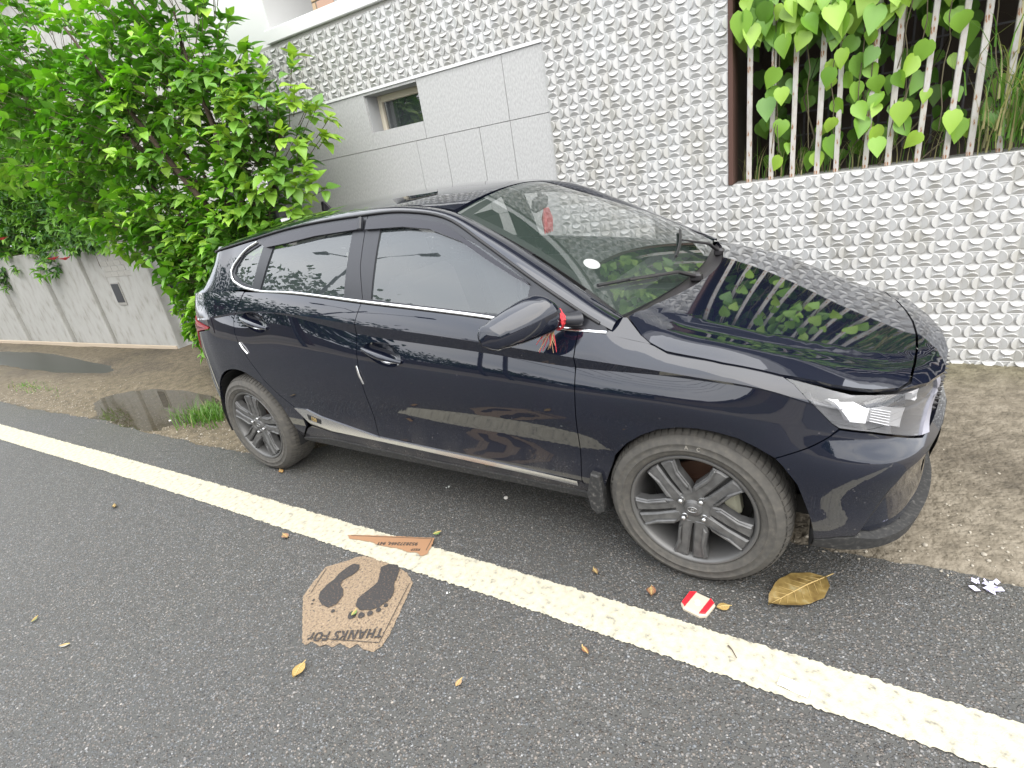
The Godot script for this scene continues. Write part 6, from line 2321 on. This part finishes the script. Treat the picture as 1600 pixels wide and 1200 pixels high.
func litter() -> void:
	# the worn brown sticker, half under the painted line
	var t := thing("footprint_sticker", "worn brown floor sticker with black footprints, torn and half under the white line", "sticker")
	var sheet := poly2([-1.407, 0.430, -1.479, 0.504, -1.449, 0.608, -1.425, 0.671, -1.330, 0.748, -1.220, 0.836, -1.195, 0.837, -1.189, 0.818, -1.138, 0.820, -1.123, 0.802, -1.089, 0.803, -1.076, 0.777, -1.022, 0.778, -1.012, 0.753, -0.962, 0.759, -0.927, 0.752, -0.914, 0.722, -0.928, 0.664, -0.972, 0.551, -1.024, 0.426, -1.090, 0.390, -1.170, 0.377, -1.242, 0.377, -1.308, 0.374, -1.363, 0.383, -1.393, 0.406])
	obj("sheet", flat(ragged(sheet, 0.0018, 1), 0.0025, 1.6), M.sticker, t)
	var top := poly2([-1.556, 0.304, -1.424, 0.258, -1.119, 0.166, -1.094, 0.220, -1.079, 0.268, -1.098, 0.287, -1.131, 0.276, -1.180, 0.289, -1.235, 0.286, -1.298, 0.297, -1.346, 0.303, -1.394, 0.299, -1.463, 0.309, -1.522, 0.319])
	obj("sheet", flat(ragged(top, 0.002, 2), 0.0075), M.sticker_new, t)
	for f in [[-1.225, 0.410, -1.207, 0.381, -1.163, 0.369, -1.131, 0.390, -1.111, 0.430, -1.093, 0.465, -1.061, 0.502, -1.049, 0.536, -1.060, 0.583, -1.086, 0.612, -1.126, 0.629, -1.159, 0.620, -1.181, 0.590, -1.179, 0.560, -1.173, 0.517, -1.170, 0.485, -1.193, 0.452], [-1.372, 0.456, -1.360, 0.438, -1.332, 0.435, -1.309, 0.460, -1.311, 0.488, -1.323, 0.520, -1.329, 0.539, -1.316, 0.560, -1.286, 0.573, -1.255, 0.601, -1.245, 0.646, -1.261, 0.672, -1.300, 0.673, -1.347, 0.654, -1.370, 0.623, -1.375, 0.578, -1.371, 0.545, -1.377, 0.520, -1.377, 0.487]]:
		obj("footprint", flat(ragged(poly2(f), 0.0012, 3), 0.0055), M.ink, t)
	for q in [[-1.043, 0.567, 0.011], [-1.054, 0.597, 0.013], [-1.074, 0.624, 0.014], [-1.100, 0.646, 0.016], [-1.137, 0.661, 0.02], [-1.358, 0.669, 0.006], [-1.347, 0.686, 0.006], [-1.229, 0.677, 0.010]]:
		obj("toe_print", flat(ellipse(Vector2(q[0], q[1]), q[2], q[2] * 0.8, 0.6, 14), 0.0055), M.ink, t)
	words("THANKS FOr", M.ink, t, Vector3(-1.085, 0.0058, 0.742), Vector3(-0.228, 0, 0.118), 0.042, 0.86)
	words("9528272464, 941", M.ink, t, Vector3(-1.262, 0.0083, 0.263), Vector3(-0.214, 0, 0.075), 0.02, 0.95)
	words("KEEP", M.ink, t, Vector3(-1.15, 0.0083, 0.264), Vector3(-0.214, 0, 0.075), 0.014)
	for e in [[-1.406, 0.643, -1.462, 0.514], [-1.034, 0.436, -0.934, 0.715], [-0.934, 0.715, -1.196, 0.805], [-1.53, 0.30, -1.125, 0.175], [-1.125, 0.175, -1.1, 0.25]]:
		var a := Vector2(e[0], e[1])
		var b := Vector2(e[2], e[3])
		var n := (b - a).orthogonal().normalized() * 0.0014
		obj("border_line", flat(PackedVector2Array([a - n, b - n, b + n, a + n]), 0.0083 if e[1] < 0.31 else 0.0055), M.ink, t)
	# road stud lying loose
	var s := thing("road_stud", "loose cream road stud with two red reflector faces by the front wheel", "road stud", Vector3(0.043, 0, 0.116))
	s.rotation.y = deg_to_rad(-14)
	var g := Geo.new()
	g.prism(poly2([-0.048, -0.03, -0.03, -0.046, 0.03, -0.046, 0.048, -0.03, 0.05, 0.03, 0.03, 0.048, -0.03, 0.048, -0.05, 0.03]), 0.001, 0.017, 0.008, Transform3D(Basis(Vector3.RIGHT, Vector3(0, 0, -1), Vector3.UP), Vector3.ZERO))
	obj("body", g.mesh(), mat(0.46, 0.40, 0.31, 0.5), s)
	for sd in [-1.0, 1.0]:
		var gr := Geo.new()
		gr.prism(poly2([sd * 0.026, -0.041, sd * 0.044, -0.030, sd * 0.046, 0.030, sd * 0.026, 0.043]), 0.016, 0.0195, 0.001, Transform3D(Basis(Vector3.RIGHT, Vector3(0, 0, -1), Vector3.UP), Vector3.ZERO))
		var red := mat(0.62, 0.02, 0.03, 0.15)
		obj("reflector", gr.mesh(), red, s)
	var gd := Geo.new()
	gd.lathe([Vector2(0.0, 0.019), Vector2(0.008, 0.019), Vector2(0.0095, 0.0165), Vector2(0.012, 0.0185), Vector2(0.014, 0.016)], 20)
	var dd := obj("boss", gd.mesh(), mat(0.6, 0.52, 0.4, 0.6), s, Vector3(0, 0, 0))
	dd.rotation.x = -PI / 2
	# leaves
	var brown := mat(1, 1, 1, 0.5)
	brown.albedo_texture = tex(noise_img(256, 0.012, 5, 81, [[0.0, Color(0.09, 0.05, 0.015)], [0.4, Color(0.17, 0.115, 0.035)], [0.65, Color(0.225, 0.155, 0.05)], [1.0, Color(0.30, 0.25, 0.13)]]))
	brown.uv1_triplanar = true
	brown.uv1_scale = Vector3(6, 6, 6)
	fallen("fallen_leaf", "large yellow-brown fallen leaf lying beside the front wheel", Vector3(0.335, 0.002, -0.07), 0.255, 0.135, deg_to_rad(-38), 0.18, brown)
	var yel := mat(0.30, 0.20, 0.06, 0.6)
	var rust := mat(0.17, 0.07, 0.035, 0.8)
	var green := mat(0.10, 0.20, 0.04, 0.5)
	fallen("fallen_leaf", "small curled yellow leaf alone on the asphalt in front of the sticker", Vector3(-1.119, 0.002, 0.927), 0.062, 0.04, deg_to_rad(15), 0.5, yel)
	fallen("fallen_leaf", "orange and green leaf scrap on the road beside the rear wheel", Vector3(-2.487, 0.002, 0.002), 0.055, 0.028, deg_to_rad(70), 0.3, mat(0.33, 0.17, 0.05, 0.6))
	fallen("fallen_leaf", "torn tan leaf scrap just right of the road stud", Vector3(0.123, 0.002, 0.094), 0.045, 0.032, deg_to_rad(-60), 0.3, yel)
	fallen("fallen_leaf", "reddish brown crumpled leaf left of the road stud", Vector3(-0.121, 0.002, 0.121), 0.045, 0.034, deg_to_rad(20), 0.9, rust)
	fallen("fallen_leaf", "dark crumpled leaf bit on asphalt left of the front wheel", Vector3(-0.35, 0.002, 0.10), 0.036, 0.026, deg_to_rad(50), 0.9, mat(0.08, 0.05, 0.035, 0.8))
	fallen("fallen_leaf", "rust-coloured leaf crumb at the white line's near edge by the sticker", Vector3(-1.864, 0.002, 0.431), 0.05, 0.034, deg_to_rad(80), 0.5, mat(0.24, 0.13, 0.08, 0.8))
	fallen("fallen_leaf", "small green leaf at the far corner of the sticker on the white line", Vector3(-1.128, 0.006, 0.138), 0.036, 0.024, deg_to_rad(-40), 0.4, green)
	fallen("fallen_leaf", "small green leaf on the black footprint toes of the sticker", Vector3(-1.128, 0.008, 0.655), 0.03, 0.018, deg_to_rad(10), 0.4, green)
	fallen("fallen_leaf", "brown leaf crumb on open asphalt near the white line", Vector3(-0.236, 0.002, 0.45), 0.036, 0.018, deg_to_rad(60), 0.7, rust)
	fallen("fallen_leaf", "dull green leaf scrap at the far left of the road", Vector3(-2.514, 0.002, 1.272), 0.03, 0.016, deg_to_rad(30), 0.3, mat(0.16, 0.2, 0.08, 0.7))
	fallen("fallen_leaf", "pale grey leaf scrap at the lower left of the road", Vector3(-2.18, 0.002, 1.273), 0.04, 0.016, deg_to_rad(-50), 0.2, mat(0.28, 0.28, 0.26, 0.8))
	fallen("fallen_leaf", "tan leaf crumb on the asphalt below the sticker", Vector3(-0.56, 0.002, 0.727), 0.03, 0.018, deg_to_rad(0), 0.6, mat(0.3, 0.19, 0.1, 0.8))
	fallen("fallen_leaf", "dark leaf crumb on the road left of the white line", Vector3(-3.234, 0.002, 0.644), 0.05, 0.03, deg_to_rad(70), 0.6, mat(0.05, 0.045, 0.035, 0.8))
	# crumpled paper, wrapper, twig, chips
	for w in [["crumpled_paper", "crumpled lilac-white paper lying at the asphalt edge on the right", "paper", Vector3(0.864, 0.006, -0.313), 0.042, mat(0.66, 0.64, 0.82, 0.7), 14], ["white_scrap", "tiny white paper scrap under the sill of the car", "paper", Vector3(-1.322, 0.004, -0.205), 0.016, M.paper, 6], ["white_scrap", "tiny white paper scrap at the white line right of the sticker", "paper", Vector3(-0.846, 0.004, 0.418), 0.012, M.paper, 6]]:
		var o := thing(w[0], w[1], w[2], w[3])
		var gp := Geo.new()
		for k in w[6]:
			var a: Vector3 = Vector3(rng.randfn(0, 1), absf(rng.randfn(0, 0.25)), rng.randfn(0, 0.8)) * w[4] * 0.5
			var d: Vector3 = Vector3(rng.randf_range(-1, 1), rng.randf_range(-0.15, 0.3), rng.randf_range(-1, 1)) * w[4] * 0.6
			var f: Vector3 = Vector3(-d.z, rng.randf_range(0.0, 0.3) * w[4], d.x) * 0.7
			gp.quad(a, a + d, a + d + f, a + f, Vector3.UP)
		obj("sheet", gp.mesh(), w[5], o)
	var wr := thing("wrapper", "flat silvery white wrapper stuck on the painted line at lower right", "wrapper", Vector3(0.364, 0.006, 0.318))
	wr.rotation.y = deg_to_rad(-8)
	var gw := Geo.new()
	for i in 5:
		for j in 3:
			var c := []
			for k in [[0, 0], [1, 0], [1, 1], [0, 1]]:
				var px: float = -0.04 + 0.016 * (i + k[0])
				var pz: float = -0.018 + 0.012 * (j + k[1])
				c.append(Vector3(px, 0.0015 + 0.0015 * sin(px * 300 + pz * 500), pz))
			gw.quad(c[0], c[1], c[2], c[3], Vector3.UP)
	obj("foil", gw.mesh(), mat(0.72, 0.72, 0.74, 0.3, 0.1), wr)
	var tw := Geo.new()
	tw.tube([Vector3(0.17, 0.008, 0.248), Vector3(0.185, 0.010, 0.262), Vector3(0.203, 0.008, 0.285)], [0.0022, 0.0018, 0.0012], 5)
	tag(obj("twig", tw.mesh(), M.bark), "short dark twig lying on the white line below the road stud", "twig")
	for k in 3:
		var st := SphereMesh.new()
		st.radius = 0.012
		st.height = 0.016
		st.radial_segments = 7
		st.rings = 4
		var p: Vector3 = [Vector3(-0.97, 0.006, -0.22), Vector3(-4.35, 0.0, -0.25), Vector3(0.66, 0.004, -0.62)][k]
		tag(obj("pebble", st, mat(0.5, 0.48, 0.44, 0.9), null, p), ["pale pebble on the asphalt in the shade under the car", "pale pebble beside the grass tuft behind the car", "pale pebble on the soil ahead of the bumper"][k], "pebble", "pebbles")
